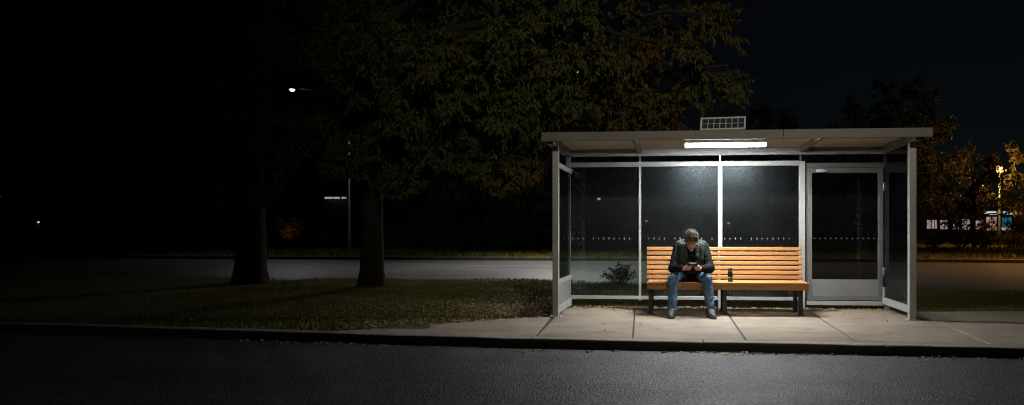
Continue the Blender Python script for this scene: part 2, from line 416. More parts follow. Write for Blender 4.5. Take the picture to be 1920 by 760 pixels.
# verge between the pavement and the far road, gently uneven
NEAR = [(-60, 22.5), (-25, 19.4), (-15.2, 17.75), (-9.84, 16.6), (-7, 16.4), (-3, 16.2), (1, 15.3), (5, 14.65), (7, 14.4), (14, 13.6), (40, 11)]
FAR = [(-80, 32.5), (-25.8, 30.2), (-18, 29.8), (-5.5, 29.5), (10, 29.1), (13.5, 28.6), (40, 27)]
def interp(T, x):
    for (a, p), (c, q) in zip(T, T[1:]):
        if a <= x <= c: return p + (q - p) * (x - a) / (c - a)
    return T[0][1] if x < T[0][0] else T[-1][1]
def turf_z(x, y): return -.018 + .012 * math.sin(x * 1.7 + y * .9) + .010 * math.sin(y * 2.3 - x * .6)
b = MB(); nx, ny = 140, 26; vs = []
for i in range(nx + 1):
    x = -40 + 70 * i / nx
    y0 = kerb_y(x) + .148; y1 = interp(NEAR, x)
    for j in range(ny + 1):
        y = y0 + (y1 - y0) * j / ny
        e = min(1, j / 2) * min(1, (ny - j) / 2)
        vs.append((x, y, turf_z(x, y) if 0 < j < ny else (-.03 if j == 0 else -.11)))
fs = [(i * (ny + 1) + j, (i + 1) * (ny + 1) + j, (i + 1) * (ny + 1) + j + 1, i * (ny + 1) + j + 1) for i in range(nx) for j in range(ny)]
# leave the paved area out of the turf sheet
def paved(x, y): return x > -3.9 and y < pav_back(x) - .25
fs = [f for f in fs if not all(paved(vs[i][0], vs[i][1]) for i in f)]
vs = [(x, y, z - .03) if paved(x, y + .3) else (x, y, z) for (x, y, z) in vs]
b.add(vs, fs, 0, True)
tag(b.build('verge', M['soil']), kind='structure')
b = MB(); xs = seq(-80, 40, 60)
for a, c in zip(xs, xs[1:]):
    b.add([(a, interp(NEAR, a) - .05, -.10), (c, interp(NEAR, c) - .05, -.10), (c, interp(FAR, c), -.10), (a, interp(FAR, a), -.10)], [(0, 1, 2, 3)])
tag(b.build('far_road', M['far_asphalt']), kind='structure')
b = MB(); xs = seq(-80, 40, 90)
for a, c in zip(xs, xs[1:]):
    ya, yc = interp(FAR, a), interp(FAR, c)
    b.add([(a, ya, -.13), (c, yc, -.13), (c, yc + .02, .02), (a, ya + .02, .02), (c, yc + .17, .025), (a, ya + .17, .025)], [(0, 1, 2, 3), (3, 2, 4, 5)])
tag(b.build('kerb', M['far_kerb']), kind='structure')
b = MB(); vs = []; xs = seq(-80, 60, 90); ys = [.172, .6, 2, 4, 7, 11, 16, 24, 40]
for x in xs:
    for d in ys:
        z = .02 + .01 * math.sin(x * 2 + d) + (.012 * max(0, d - 8)) * (1 if x > 2 else .6) + .04 * math.sin(x * .7) * min(1, d / 4)
        vs.append((x, interp(FAR, x) + d, z if d > .2 else .022))
k = len(ys)
b.add(vs, [(i * k + j, (i + 1) * k + j, (i + 1) * k + j + 1, i * k + j + 1) for i in range(len(xs) - 1) for j in range(k - 1)], 0, True)
tag(b.build('far_verge', M['soil']), kind='structure')

# ------------------------------------------------------------------ grass, leaf litter
rng = np.random.default_rng(11)
def blades(pts, hmin, hmax, w):
    n = len(pts)
    a = rng.uniform(0, 2 * np.pi, n); h = rng.uniform(hmin, hmax, n); lean = rng.uniform(.1, .75, n); la = rng.uniform(0, 2 * np.pi, n)
    d = np.stack([np.cos(a), np.sin(a), np.zeros(n)], 1) * (w * rng.uniform(.6, 1.3, n))[:, None]
    tip = np.stack([np.cos(la) * lean * h, np.sin(la) * lean * h, h], 1)
    mid = tip * np.array([.35, .35, .62])
    v = np.empty((n, 5, 3)); v[:, 0] = pts - d; v[:, 1] = pts + d; v[:, 2] = pts + mid + d * .75; v[:, 3] = pts + mid - d * .75; v[:, 4] = pts + tip
    base = np.arange(n)[:, None] * 5
    f = np.concatenate([base + np.array([0, 1, 2]), base + np.array([0, 2, 3]), base + np.array([3, 2, 4])], 0)
    return v.reshape(-1, 3), f
def scatter(n, x0, x1, y0, y1, ok, z=turf_z):
    x = rng.uniform(x0, x1, n * 2); y = rng.uniform(y0, y1, n * 2)
    k = np.array([ok(a, b_) for a, b_ in zip(x, y)]); x, y = x[k][:n], y[k][:n]
    zz = np.array([z(a, b_) for a, b_ in zip(x, y)])
    return np.stack([x, y, zz - .004], 1)
def on_turf(x, y):
    if y > interp(NEAR, x) - .05 or y < kerb_y(x) + .15: return False
    if x > -3.9 and y < pav_back(x) + .02: return False
    return True
def clump(x, y): return .5 + .5 * math.sin(x * 3.1 + 1.3 * math.sin(y * 2.7)) * math.sin(y * 3.7 + 1.1 * math.sin(x * 2.2))
pts = np.concatenate([
    scatter(52000, -9, -1.2, 7.5, 17, lambda x, y: on_turf(x, y) and rng.random() < .25 + .75 * clump(x, y)),
    scatter(9000, -18, -9, 8, 18.5, on_turf),
    scatter(16000, -1.7, 3.2, 10.3, 16, lambda x, y: on_turf(x, y) and rng.random() < .3 + .7 * clump(x, y)),
    scatter(16000, 3.0, 9.5, 10.1, 15, on_turf)])
v, f = blades(pts, .025, .075, .0045)
tag(link('grass', np_mesh('grass', v, f), M['grass']), 'short mixed grass on the verge around and behind the shelter', 'grass', kind='stuff')
pts = scatter(26000, -24, 26, 29.3, 44, lambda x, y: y > interp(FAR, x) + .2, lambda x, y: .02 + .012 * max(0, y - interp(FAR, x) - 8))
v, f = blades(pts, .08, .26, .016)
tag(link('tall_grass', np_mesh('tall_grass', v, f), M['grass']), 'rough grass along the far side of the far road', 'grass', kind='stuff')

def leaf_quads(pts, dirs, nrm, length, width):
    """folded pointed leaves: 6 verts, 4 triangles each"""
    n = len(pts)
    dirs = dirs / np.linalg.norm(dirs, axis=1, keepdims=True)
    s = np.cross(dirs, nrm); s /= np.linalg.norm(s, axis=1, keepdims=True) + 1e-9
    up = np.cross(s, dirs)
    L = (length * rng.uniform(.65, 1.25, n))[:, None]; W = (width * rng.uniform(.7, 1.2, n))[:, None]
    v = np.empty((n, 6, 3))
    v[:, 0] = pts; v[:, 1] = pts + dirs * L * .35 + s * W * .5 + up * W * .18; v[:, 2] = pts + dirs * L * .35 - s * W * .5 + up * W * .18
    v[:, 3] = pts + dirs * L * .72 + s * W * .42 + up * W * .05 - up * L * .05; v[:, 4] = pts + dirs * L * .72 - s * W * .42 + up * W * .05 - up * L * .05
    v[:, 5] = pts + dirs * L - up * L * .12
    base = np.arange(n)[:, None] * 6
    f = np.concatenate([base + np.array(t) for t in ([0, 1, 2], [1, 3, 4], [1, 4, 2], [3, 5, 4])], 0)
    return v.reshape(-1, 3), f
def litter(pts, size, name, label):
    n = len(pts)
    a = rng.uniform(0, 2 * np.pi, n)
    d = np.stack([np.cos(a), np.sin(a), rng.uniform(-.25, .35, n)], 1)
    nr = np.stack([rng.uniform(-.5, .5, n), rng.uniform(-.5, .5, n), np.ones(n)], 1)
    v, f = leaf_quads(pts, d, nr, size, size * .55)
    return tag(link(name, np_mesh(name, v, f), M['litter']), label, 'leaves', kind='stuff')
def fall(x, y):   # leaves thicken toward the shelter's left side
    return math.exp(-((x + 2.3) / 2.0) ** 2 - ((y - 9.9) / 1.5) ** 2)
lp = scatter(15000, -7, -1.7, 7.6, 14, lambda x, y: on_turf(x, y) and rng.random() < fall(x, y) + .06)
lp[:, 2] += .018
lb = scatter(1500, -1.6, 3.0, 10.28, 10.75, lambda x, y: rng.random() < .35 + .65 * clump(x * 1.5, y), lambda x, y: .006)
le = scatter(700, -3.8, -1.55, 7.7, 9.6, lambda x, y: abs(y - pav_back(x)) < .13, lambda x, y: .006)
lq = scatter(900, -3.4, -1.7, 9.15, 12, lambda x, y: on_turf(x, y)); lq[:, 2] += .035
ls = scatter(130, -1.55, 4.5, 7.4, 10.3, lambda x, y: rng.random() < (.12 if y < 9.6 else .9), lambda x, y: .008)
litter(np.concatenate([lp, lq, lb, le, ls]), .055, 'fallen_leaves', 'brown fallen leaves on the grass and round the foot of the shelter')
gx = rng.uniform(-6.5, 7, 1700); keep = np.array([rng.random() < .12 + .88 * max(0, math.sin(x * 2.1) * math.sin(x * .83 + 1)) for x in gx]); gx = gx[keep]
gp = np.stack([gx, np.array([kerb_y(x) for x in gx]) - np.abs(rng.normal(.09, .07, len(gx))) - .012, np.full(len(gx), -.093)], 1)
litter(gp, .04, 'gutter_leaves', 'leaf litter lying along the foot of the kerb')
b = MB(); rr_ = random.Random(5)
for i in range(150):
    x = rr_.uniform(-5, 7); y = kerb_y(x) - abs(rr_.gauss(.1, .08)) - .02; s = rr_.uniform(.006, .018)
    b.lathe((x, y, -.10), [(s * .6, -.002), (s, s * .3), (s * .7, s * .8), (s * .15, s)], 6)
tag(b.build('gutter_gravel', M['stone']), 'small pale stones scattered along the foot of the kerb', 'gravel', kind='stuff')

# ------------------------------------------------------------------ bus shelter
YB, YF = 10.48, 9.20
sh = empty('bus_shelter', (.69, 9.84, 0), 'grey metal and glass bus shelter lit by a white tube, with a timber bench inside', 'bus shelter')
# roof: four fascia boards round a tray, ceiling lining below
b = MB()
x0, x1, yf, yr, z0, z1 = -1.758, 3.136, 8.90, 10.66, 2.302, 2.415
b.box(x0, x0 + .03, yf + .03, yr - .03, z0, z1); b.box(x1 - .03, x1, yf + .03, yr - .03, z0, z1)
b.box(x0, 1.32, yf, yf + .03, z0, z1); b.box(1.323, x1, yf, yf + .03, z0 + .002, z1 + .002)
b.box(x0, x1, yr - .03, yr, z0, z1)
b.box(x0 + .03, x1 - .03, yf + .03, yr - .03, z1 - .025, z1 - .008)
roof = b.build('roof', M['fascia'], sh, bevel=.004)
b = MB()
for (a, c) in ((x0 + .032, -.57), (-.566, .61), (.614, 1.80), (1.804, x1 - .032)):
    b.box(a, c, yf + .032, yr - .032, 2.375, 2.386)
b.build('ceiling_lining', M['ceiling'], roof)
b = MB(); b.box(x0 + .031, x1 - .031, yf + .031, yf + .075, 2.306, 2.374); b.build('roof_gutter', M['fascia'], roof, bevel=.003)
for xr in (-.568, 1.816):
    b = MB(); b.box(xr - .028, xr + .028, yf + .076, YB - .035, 2.305, 2.374); b.build('rafter', M['fascia'], roof, bevel=.003)
for xr in (-1.655, 2.985):
    b = MB(); b.box(xr - .035, xr + .035, yf + .076, YB - .035, 2.268, 2.374); b.build('side_beam', M['fascia'], roof, bevel=.003)
b = MB(); b.box(-1.69, 3.06, YB - .03, YB + .03, 2.268, 2.318); b.box(-1.69, 3.06, YB + .004, YB + .028, 2.3185, 2.3745); b.build('rear_beam', M['frame'], roof, bevel=.004)
# posts
def post(name, xa, xb, ya, yb, za, zb):
    b = MB(); b.box(xa, xb, ya, yb, za, zb); return b.build(name, M['frame'], sh, bevel=.005)
def base_plate(xa, xb, ya, yb, p):
    b = MB(); b.box(xa, xb, ya, yb, .001, .011)
    for sx in (xa + .012, xb - .012): b.lathe((sx, ya + .015, .011), [(.007, 0), (.007, .008), (.003, .012)], 6)
    b.build('base_plate', M['frame'], p)
p = post('front_post', -1.660, -1.580, YF - .04, YF + .04, 0.0, 2.266); base_plate(-1.69, -1.55, YF - .075, YF + .075, p)
p = post('front_post', 2.935, 3.022, YF - .04, YF + .04, 0.0, 2.266); base_plate(2.905, 3.052, YF - .075, YF + .075, p)
post('rear_post', -1.69, -1.622, YB - .035, YB + .035, -.03, 2.266)
post('rear_post', 3.002, 3.076, YB - .035, YB + .035, -.03, 2.266)
post('rear_post', 1.775, 1.862, YB - .045, YB + .03, -.03, 2.17)
post('rear_post', .592, .657, YB - .045, YB + .03, -.03, 2.175)
post('mullion', -.586, -.55, YB - .028, YB + .02, .10, 2.18)
for xr in (-.568, .624, 1.80):
    b = MB()
    b.box(xr - .012, xr + .012, YB - .018, YB + .012, 2.181, 2.267)
    b.lathe((xr, YB - .02, 2.215), [(.02, -.004), (.02, .004)], 10)
    b.build('roof_bracket', M['steel'], sh)
# rear rails
for (a, c) in ((-1.621, -.587), (-.549, .591), (.658, 1.774)):
    b = MB(); b.box(a, c, YB - .03, YB + .028, 2.108, 2.178); b.box(a, c, YB - .036, YB - .031, 2.122, 2.164); b.build('top_rail', M['frame'], sh, bevel=.003)
    b = MB(); b.box(a, c, YB - .03, YB + .02, .118, .168); b.build('bottom_rail', M['frame'], sh, bevel=.003)
    b = MB(); b.box(a + .002, c - .002, YB - .004, YB + .004, .169, 2.107); rd = random.Random(int(a * 100)); x = a + .035
    while x < c - .03:
        if rd.random() < .9:
            s = .0115 * rd.uniform(.75, 1.1)
            b.add([(x, YB - .0065, 1.034 - s), (x + s, YB - .0065, 1.034), (x, YB - .0065, 1.034 + s), (x - s, YB - .0065, 1.034)], [(0, 1, 2, 3)], 1)
            s *= .55
            b.add([(x, YB - .0065, 1.012 - s), (x + s, YB - .0065, 1.012), (x, YB - .0065, 1.012 + s), (x - s, YB - .0065, 1.012)], [(0, 1, 2, 3)], 1)
        x += .0785
    b.build('glass_panel', [M['glass'], M['dots']], sh)
# clip at the top left of the glazing
b = MB(); b.lathe((-1.60, YB - .045, 2.06), [(.014, -.012), (.02, -.004), (.02, .006), (.01, .014)], 12, M=Matrix.Rotation(R(90), 3, 'X')); b.build('glazing_clip', M['steel'], sh)
# door bay
b = MB(); b.box(1.885, 2.998, YB - .03, YB + .03, 2.072, 2.14); b.box(1.885, 1.90, YB - .028, YB + .028, .05, 2.071); b.box(2.982, 2.998, YB - .028, YB + .028, .05, 2.071)
b.build('door_frame', M['door'], sh, bevel=.003)
b = MB()
b.box(1.905, 1.962, YB - .038, YB + .015, .128, 2.066); b.box(2.905, 2.974, YB - .038, YB + .015, .128, 2.066)
b.box(1.9625, 2.9045, YB - .038, YB + .015, 1.992, 2.066); b.box(1.9625, 2.9045, YB - .038, YB + .015, .128, .185)
dr = b.build('door', M['door'], sh, bevel=.004)
b = MB(); b.box(1.963, 2.904, YB - .033, YB + .01, .186, .432); b.build('kick_plate', M['kick'], dr, bevel=.003)
b = MB(); b.box(1.963, 2.904, YB - .012, YB - .004, .433, 1.991); x = 2.0
while x < 2.89:
    s = .0105
    b.add([(x, YB - .0145, 1.034 - s), (x + s, YB - .0145, 1.034), (x, YB - .0145, 1.034 + s), (x - s, YB - .0145, 1.034)], [(0, 1, 2, 3)], 1)
    x += .0775
b.build('door_glass', [M['door_glass'], M['dots']], dr)
b = MB(); b.box(2.02, 2.13, YB - .075, YB - .039, 2.003, 2.045); b.box(2.13, 2.17, YB - .062, YB - .039, 2.01, 2.034); b.build('door_closer', M['white'], dr, bevel=.004)
for zc in (1.79, .55):
    b = MB(); b.lathe((2.979, YB - .048, zc - .06), [(.012, 0), (.014, .004), (.014, .116), (.012, .12)], 10); b.build('hinge', M['steel'], dr)
b = MB(); b.box(1.885, 2.998, YB - .035, YB + .03, .055, .118); b.build('threshold', M['frame'], sh, bevel=.003)
# side walls
xl = -1.62
b = MB(); b.box(xl - .022, xl + .022, YF + .041, YB - .036, 2.0, 2.07); b.build('top_rail', M['frame'], sh, bevel=.003)
b = MB(); b.box(xl - .02, xl + .02, YF + .041, YB - .036, .425, .485); b.build('mid_rail', M['frame'], sh, bevel=.003)
b = MB(); b.box(xl - .022, xl + .022, YF + .041, YB - .036, .03, .135); b.build('bottom_rail', M['frame'], sh, bevel=.003)
b = MB(); b.box(xl - .012, xl + .012, YF + .042, YB - .037, .136, .424); b.build('kick_panel', M['kick'], sh)
b = MB(); b.box(xl - .004, xl + .004, YF + .042, YB - .037, .486, 1.999); b.build('side_glass', M['side_glass'], sh)
xr = 2.985
b = MB(); b.box(xr - .022, xr + .022, YF + .041, YB - .036, .085, .18); b.build('bottom_rail', M['frame'], sh, bevel=.003)
b = MB(); b.box(xr - .004, xr + .004, YF + .042, YB - .037, .181, 2.266); b.build('side_glass', M['side_glass'], sh)
b = MB(); b.box(xr - .018, xr + .018, YB - .10, YB - .037, .181, .33); b.build('corner_bracket', M['frame'], sh, bevel=.003)
# light fitting
b = MB(); b.box(.10, 1.17, 9.441, 9.608, 2.3205, 2.374); b.box(.10, 1.17, 9.597, 9.608, 2.287, 2.320); b.box(.088, .0995, 9.442, 9.608, 2.279, 2.374); b.box(1.1705, 1.182, 9.442, 9.608, 2.279, 2.374)  # rear skirt and end plates added to block light on ceiling and sides
lf = b.build('light_fitting', M['housing'], sh, bevel=.002)
b = MB()
prof = [(-.052, 2.3185), (-.054, 2.302), (-.046, 2.286), (-.026, 2.277), (.000, 2.274), (.03, 2.278), (.095, 2.297), (.096, 2.3185)]
xs_ = (.101, .108, 1.162, 1.169); vs = []
for i, x in enumerate(xs_):
    k = .8 if i in (0, 3) else 1.0
    for (dy, z) in prof: vs.append((x, 9.5 + dy * k, 2.3185 - (2.3185 - z) * (1 if i in (1, 2) else .94)))
n = len(prof)
b.add(vs, [(i * n + j, i * n + (j + 1) % n, (i + 1) * n + (j + 1) % n, (i + 1) * n + j) for i in range(3) for j in range(n)] + [tuple(range(n - 1, -1, -1)), tuple(range(3 * n, 4 * n))])
b.build('diffuser', M['tube'], lf)
# solar panel on the roof
RX = Matrix.Translation((.60, 9.42, 2.575)) @ Matrix.Rotation(R(-7), 4, 'Z') @ Matrix.Rotation(R(-38), 4, 'X')
Wp, Hp = .60, .235
b = MB()
b.box(-Wp / 2, Wp / 2, -.012, .012, Hp / 2 - .022, Hp / 2, M=RX); b.box(-Wp / 2, Wp / 2, -.012, .012, -Hp / 2, -Hp / 2 + .022, M=RX)
b.box(-Wp / 2, -Wp / 2 + .022, -.012, .012, -Hp / 2 + .0222, Hp / 2 - .0222, M=RX); b.box(Wp / 2 - .022, Wp / 2, -.012, .012, -Hp / 2 + .0222, Hp / 2 - .0222, M=RX)
sp = b.build('solar_panel', M['white'], sh)
b = MB(); b.box(-Wp / 2 + .0225, Wp / 2 - .0225, -.004, .008, -Hp / 2 + .0225, Hp / 2 - .0225, M=RX); b.build('solar_cells', M['cell'], sp)
b = MB()
for i in range(1, 7):
    x = -Wp / 2 + .022 + (Wp - .044) * i / 7; b.box(x - .0042, x + .0042, -.0062, -.0045, -Hp / 2 + .023, Hp / 2 - .023, M=RX)
b.box(-Wp / 2 + .023, Wp / 2 - .023, -.0085, -.0065, -.004, .002, M=RX)
b.build('cell_grid', M['white'], sp)
for x in (-.2, .2):
    b = MB(); a = RX @ Vector((x, .01, -Hp / 2 + .02)); c = RX @ Vector((x, .01, Hp / 2 - .03))
    b.tube([(a.x, a.y, 2.4075), a], [.012, .012], 8); b.tube([(c.x, c.y, 2.4075), c], [.012, .012], 8)
    b.build('panel_stand', M['steel'], sp)

# ------------------------------------------------------------------ bench
bn = empty('wooden_bench', (.66, 9.75, 0), 'long orange timber slat bench on black metal legs inside the shelter', 'bench')
b = MB(); bx0, bx1 = -.418, 1.738
ys_ = [9.42, 9.525, 9.63, 9.735, 9.84]
for i, y in enumerate(ys_):
    b.box(bx0 + (.002 * i), bx1 - .002 * i, y + .002, y + .097, .418, .452)
b.box(bx0 + .003, bx1 - .003, 9.424, 9.462, .352, .416)
b.build('seat', M['wood'], bn, bevel=.006)
b = MB()
for i in range(7):
    zc = .49 + i * .0665; y = 9.945 + i * .0115
    Mx = Matrix.Translation((0, y, zc)) @ Matrix.Rotation(R(-9), 4, 'X')
    b.box(-.446 + .003 * (i % 2), 1.736 - .002 * (i % 3), -.014, .014, -.0255, .0255, M=Mx)
b.build('backrest', M['wood'], bn, bevel=.006)
for xc in (-.372, .632, 1.648):
    b = MB(); b.box(xc - .03, xc + .03, 9.47, 9.96, .378, .415)
    Mx = Matrix.Translation((xc, 9.965, .40)) @ Matrix.Rotation(R(-9), 4, 'X')
    b.box(-.03, .03, .004, .034, -.02, .50, M=Mx)
    b.build('support_arm', M['black_metal'], bn, bevel=.003)
    for yy in (9.585, 10.02):
        b = MB(); b.box(xc - .028, xc + .028, yy - .025, yy + .025, .010, .378 if yy < 9.7 else .385); b.box(xc - .055, xc + .055, yy - .05, yy + .05, 0.001, .0098)
        b.build('leg', M['black_metal'], bn, bevel=.003)

# ------------------------------------------------------------------ flask
fk = empty('flask', (.71, 9.60, .452), 'small black drinks flask standing on the bench beside the seated man', 'flask')
b = MB(); b.lathe((.71, 9.60, .4525), [(.030, 0), (.034, .004), (.034, .125), (.031, .142), (.022, .150)], 20); b.build('flask_body', M['flask'], fk)
b = MB(); b.lathe((.71, 9.60, .6027), [(.024, 0), (.026, .004), (.026, .026), (.020, .034), (.008, .037)], 20); b.build('cap', M['flask'], fk)
b = MB(); b.lathe((.71, 9.60, .4525), [(.0346, .055), (.0346, .06)], 20); b.build('band', M['steel'], fk)

# ------------------------------------------------------------------ person
def capsule(b, p0, r0, p1, r1, n=14):
    p0, p1 = Vector(p0), Vector(p1); d = (p1 - p0)
    L = d.length; d = d.normalized() if L > 1e-6 else Vector((0, 0, 1))
    a = d.orthogonal().normalized(); c = d.cross(a); vs = []
    prof = [(-math.cos(t) * r0, math.sin(t) * r0) for t in [math.pi / 2 * i / 5 for i in range(6)]]
    prof += [(L + math.sin(t) * r1, math.cos(t) * r1) for t in [math.pi / 2 * i / 5 for i in range(6)]]
    for (h, r) in prof:
        r = max(r, 1e-4)
        for j in range(n):
            t = 2 * math.pi * j / n
            vs.append(p0 + d * h + r * (math.cos(t) * a + math.sin(t) * c))
    k = len(prof)
    fs = [(i * n + j, i * n + (j + 1) % n, (i + 1) * n + (j + 1) % n, (i + 1) * n + j) for i in range(k - 1) for j in range(n)]
    fs += [tuple(range(n - 1, -1, -1)), tuple(range((k - 1) * n, k * n))]
    b.add(vs, fs, 0, True)
def ellipsoid(b, c, r, M3=None, n=20, k=14):
    vs = []
    for i in range(k + 1):
        t = math.pi * (.02 + .96 * i / k)
        for j in range(n):
            p = 2 * math.pi * j / n
            v = Vector((r[0] * math.sin(t) * math.cos(p), r[1] * math.sin(t) * math.sin(p), -r[2] * math.cos(t)))
            vs.append((M3 @ v if M3 else v) + Vector(c))
    fs = [(i * n + j, i * n + (j + 1) % n, (i + 1) * n + (j + 1) % n, (i + 1) * n + j) for i in range(k) for j in range(n)]
    fs += [tuple(range(n - 1, -1, -1)), tuple(range(k * n, (k + 1) * n))]
    b.add(vs, fs, 0, True)
def fuse(b, name, mats, parent, voxel, smooth=4, wrinkle=0, wscale=.06, cut=None):
    """one continuous skin over all the collected volumes"""
    me = b.mesh(name + '_raw'); o = bpy.data.objects.new(name + '_raw', me); col.objects.link(o)
    m = o.modifiers.new('r', 'REMESH'); m.mode = 'VOXEL'; m.voxel_size = voxel
    if smooth: m = o.modifiers.new('s', 'SMOOTH'); m.iterations = smooth; m.factor = .5
    if wrinkle:
        tx = bpy.data.textures.new(name + '_folds', 'CLOUDS'); tx.noise_scale = wscale; tx.noise_depth = 2
        m = o.modifiers.new('d', 'DISPLACE'); m.texture = tx; m.strength = wrinkle; m.mid_level = .5; m.texture_coords = 'GLOBAL'
    dg = bpy.context.evaluated_depsgraph_get(); dg.update()
    me2 = bpy.data.meshes.new_from_object(o.evaluated_get(dg)); me2.name = name
    bpy.data.objects.remove(o); bpy.data.meshes.remove(me)
    if cut:
        bm = bmesh.new(); bm.from_mesh(me2)
        bmesh.ops.delete(bm, geom=[v for v in bm.verts if cut(v.co)], context='VERTS')
        bm.to_mesh(me2); bm.free()
    me2.materials.clear()
    for p in me2.polygons: p.use_smooth = True
    return link(name, me2, mats, parent)
PX = .18
def W(x, y, z): return Vector((PX + x, y, z))
HIP = [W(-.10, 9.79, .55), W(.10, 9.79, .55)]
KNEE = [W(-.245, 9.33, .505), W(.205, 9.33, .505)]
ANK = [W(-.255, 9.275, .10), W(.245, 9.275, .10)]
TOE = [W(-.275, 9.08, .035), W(.285, 9.085, .035)]
SHO = [W(-.195, 9.56, .915), W(.195, 9.56, .915)]
ELB = [W(-.250, 9.43, .645), W(.250, 9.43, .645)]
WRI = [W(-.105, 9.225, .645), W(.115, 9.225, .645)]
TH = R(31)
HC = W(0, 9.40, 1.02); HU = Vector((0, -math.sin(TH), math.cos(TH))); HF = Vector((0, -math.cos(TH), -math.sin(TH))); HX = Vector((1, 0, 0))
HM = Matrix((HX, -HF, HU)).transposed()          # columns: right, back, up
S = 1.08
def H(x, f, u): return HC + HX * x * S + HF * f * S + HU * u * S
b = MB()
ellipsoid(b, W(0, 9.80, .56), (.17, .13, .11))
capsule(b, W(0, 9.79, .60), .13, W(0, 9.62, .85), .14)
capsule(b, W(-.13, 9.57, .90), .066, W(.13, 9.57, .90), .066)
capsule(b, W(0, 9.56, .93), .062, H(0, -.03, -.07), .058)
for i in (0, 1):
    capsule(b, HIP[i], .085, KNEE[i], .055); capsule(b, KNEE[i], .053, ANK[i] + Vector((0, 0, -.02)), .033); capsule(b, ANK[i] + Vector((0, 0, -.045)), .028, TOE[i] + Vector((0, .01, .008)), .02)
    capsule(b, SHO[i], .042, ELB[i], .034); capsule(b, ELB[i], .034, WRI[i], .027)
# head
ellipsoid(b, H(0, -.012, .028), (.076 * S, .094 * S, .090 * S), HM)
ellipsoid(b, H(0, .028, -.045), (.058 * S, .062 * S, .072 * S), HM)
capsule(b, H(0, .075, -.098), .022 * S, H(0, .06, -.09), .03 * S)
capsule(b, H(-.03, .074, .02), .016 * S, H(.03, .074, .02), .016 * S)          # brow
capsule(b, H(0, .086, .008), .009 * S, H(0, .108, -.03), .0125 * S)            # nose
capsule(b, H(-.012, .096, -.034), .008 * S, H(.012, .096, -.034), .008 * S)
for sx in (-1, 1):
    ellipsoid(b, H(sx * .042, .064, -.022), (.018 * S, .016 * S, .016 * S), HM)   # cheek
    ellipsoid(b, H(sx * .079, -.006, -.01), (.010 * S, .020 * S, .032 * S), HM)   # ear
capsule(b, H(-.018, .086, -.06), .0065 * S, H(.018, .086, -.06), .0065 * S); capsule(b, H(-.015, .084, -.073), .0075 * S, H(.015, .084, -.073), .0075 * S)
# hands round the phone
PC = W(.012, 9.135, .695); PT = Vector((0, -.56, .83)); PN = Vector((0, .83, .56))   # phone centre, its short axis, screen normal (towards the face)
def phone_pt(x, t, n): return PC + Vector((1, 0, 0)) * x + PT * t + PN * n
for i, sx in ((0, -1), (1, 1)):
    wr = WRI[i]
    kn = [phone_pt(sx * .078, -.056 + .017 * j, -.016) for j in range(4)]
    heel = wr + Vector((-sx * .012, -.018, .0))
    for j in range(4):
        capsule(b, heel, .021, kn[j], .0115)
    for j, ln in enumerate((.78, .93, 1.0, .90)):
        k0 = kn[j]; k1 = phone_pt(sx * (.078 - .036 * ln), -.056 + .0172 * j, -.024); k2 = phone_pt(sx * (.078 - .050 * ln), -.055 + .0172 * j, -.017); k3 = phone_pt(sx * (.078 - .060 * ln), -.054 + .0172 * j, -.013)
        capsule(b, k0, .0105, k1, .0092, 10); capsule(b, k1, .0092, k2, .0084, 10); capsule(b, k2, .0084, k3, .0074, 10)
    t0 = heel + Vector((-sx * .004, -.012, .016)); t1 = phone_pt(sx * .082, -.022, .012); t2 = phone_pt(sx * .058, -.002, .018); t3 = phone_pt(sx * .036, .008, .013)
    capsule(b, t0, .016, t1, .012, 10); capsule(b, t1, .012, t2, .0098, 10); capsule(b, t2, .0098, t3, .0085, 10)
person = fuse(b, 'person', M['skin'], None, .0036, 2)
tag(person, 'man in a dark vest and blue jeans sitting bent over his phone on the bench', 'person')
# hair: cap over the skull, fringe and sides
b = MB()
ellipsoid(b, H(0, -.018, .036), (.0835 * S, .102 * S, .096 * S), HM)
for k in range(9):
    x = -.06 + .015 * k
    capsule(b, H(x, .066 - abs(x) * .25, .085 - abs(x) * .3), .017 * S, H(x * 1.04, .079 - abs(x) * .35, .066 - abs(x) * .12 + .006 * (k % 2)), .009 * S, 8)
for sx in (-1, 1): capsule(b, H(sx * .073, .03, .05), .016 * S, H(sx * .074, .026, .0), .008 * S)
def bald(v):
    d = v - HC; u = d.dot(HU) / S; f_ = d.dot(HF) / S
    return u < (-.008 if f_ < .02 else .053 if f_ > .045 else -.005) or (f_ < -.04 and u < -.05)
hair = fuse(b, 'hair', M['hair'], person, .004, 2, .004, .012, bald)
b = MB(); rh = random.Random(9)
for k in range(420):      # combed-forward locks
    th = rh.uniform(-1.35, 1.35); ph_ = rh.uniform(-.9, 1.5)
    def hp(th, ph_, lift): return H(.0835 * lift * math.sin(th) * (.35 + .65 * math.cos(ph_ * .6)), -.018 + .102 * lift * math.sin(ph_) * math.cos(th * .5), .036 + .096 * lift * max(.05, math.cos(th)) * math.cos(ph_) )
    p0_ = hp(th, ph_, 1.0); sw = rh.uniform(-.12, .12)
    b.tube([p0_, hp(th + sw * .5, ph_ + .16, 1.06), hp(th + sw, ph_ + .34, 1.04 + rh.uniform(-.03, .11))], [.0045, .0038, .0010], 4)
b.build('locks', M['locks'], hair)
for sx in (-1, 1):
    b = MB(); ellipsoid(b, H(sx * .031, .081, .001), (.013 * S, .006 * S, .0042 * S), HM, 10, 8)
    b.build('eyelid', M['eye'], person)
for sx in (-1, 1):
    b = MB(); capsule(b, H(sx * .016, .089, .021), .005 * S, H(sx * .048, .078, .022), .0035 * S, 8)
    b.build('eyebrow', M['hair'], person)
b = MB(); capsule(b, H(-.02, .0905, -.0665), .0032 * S, H(.02, .0905, -.0665), .0032 * S, 8); b.build('mouth', M['lip'], person)
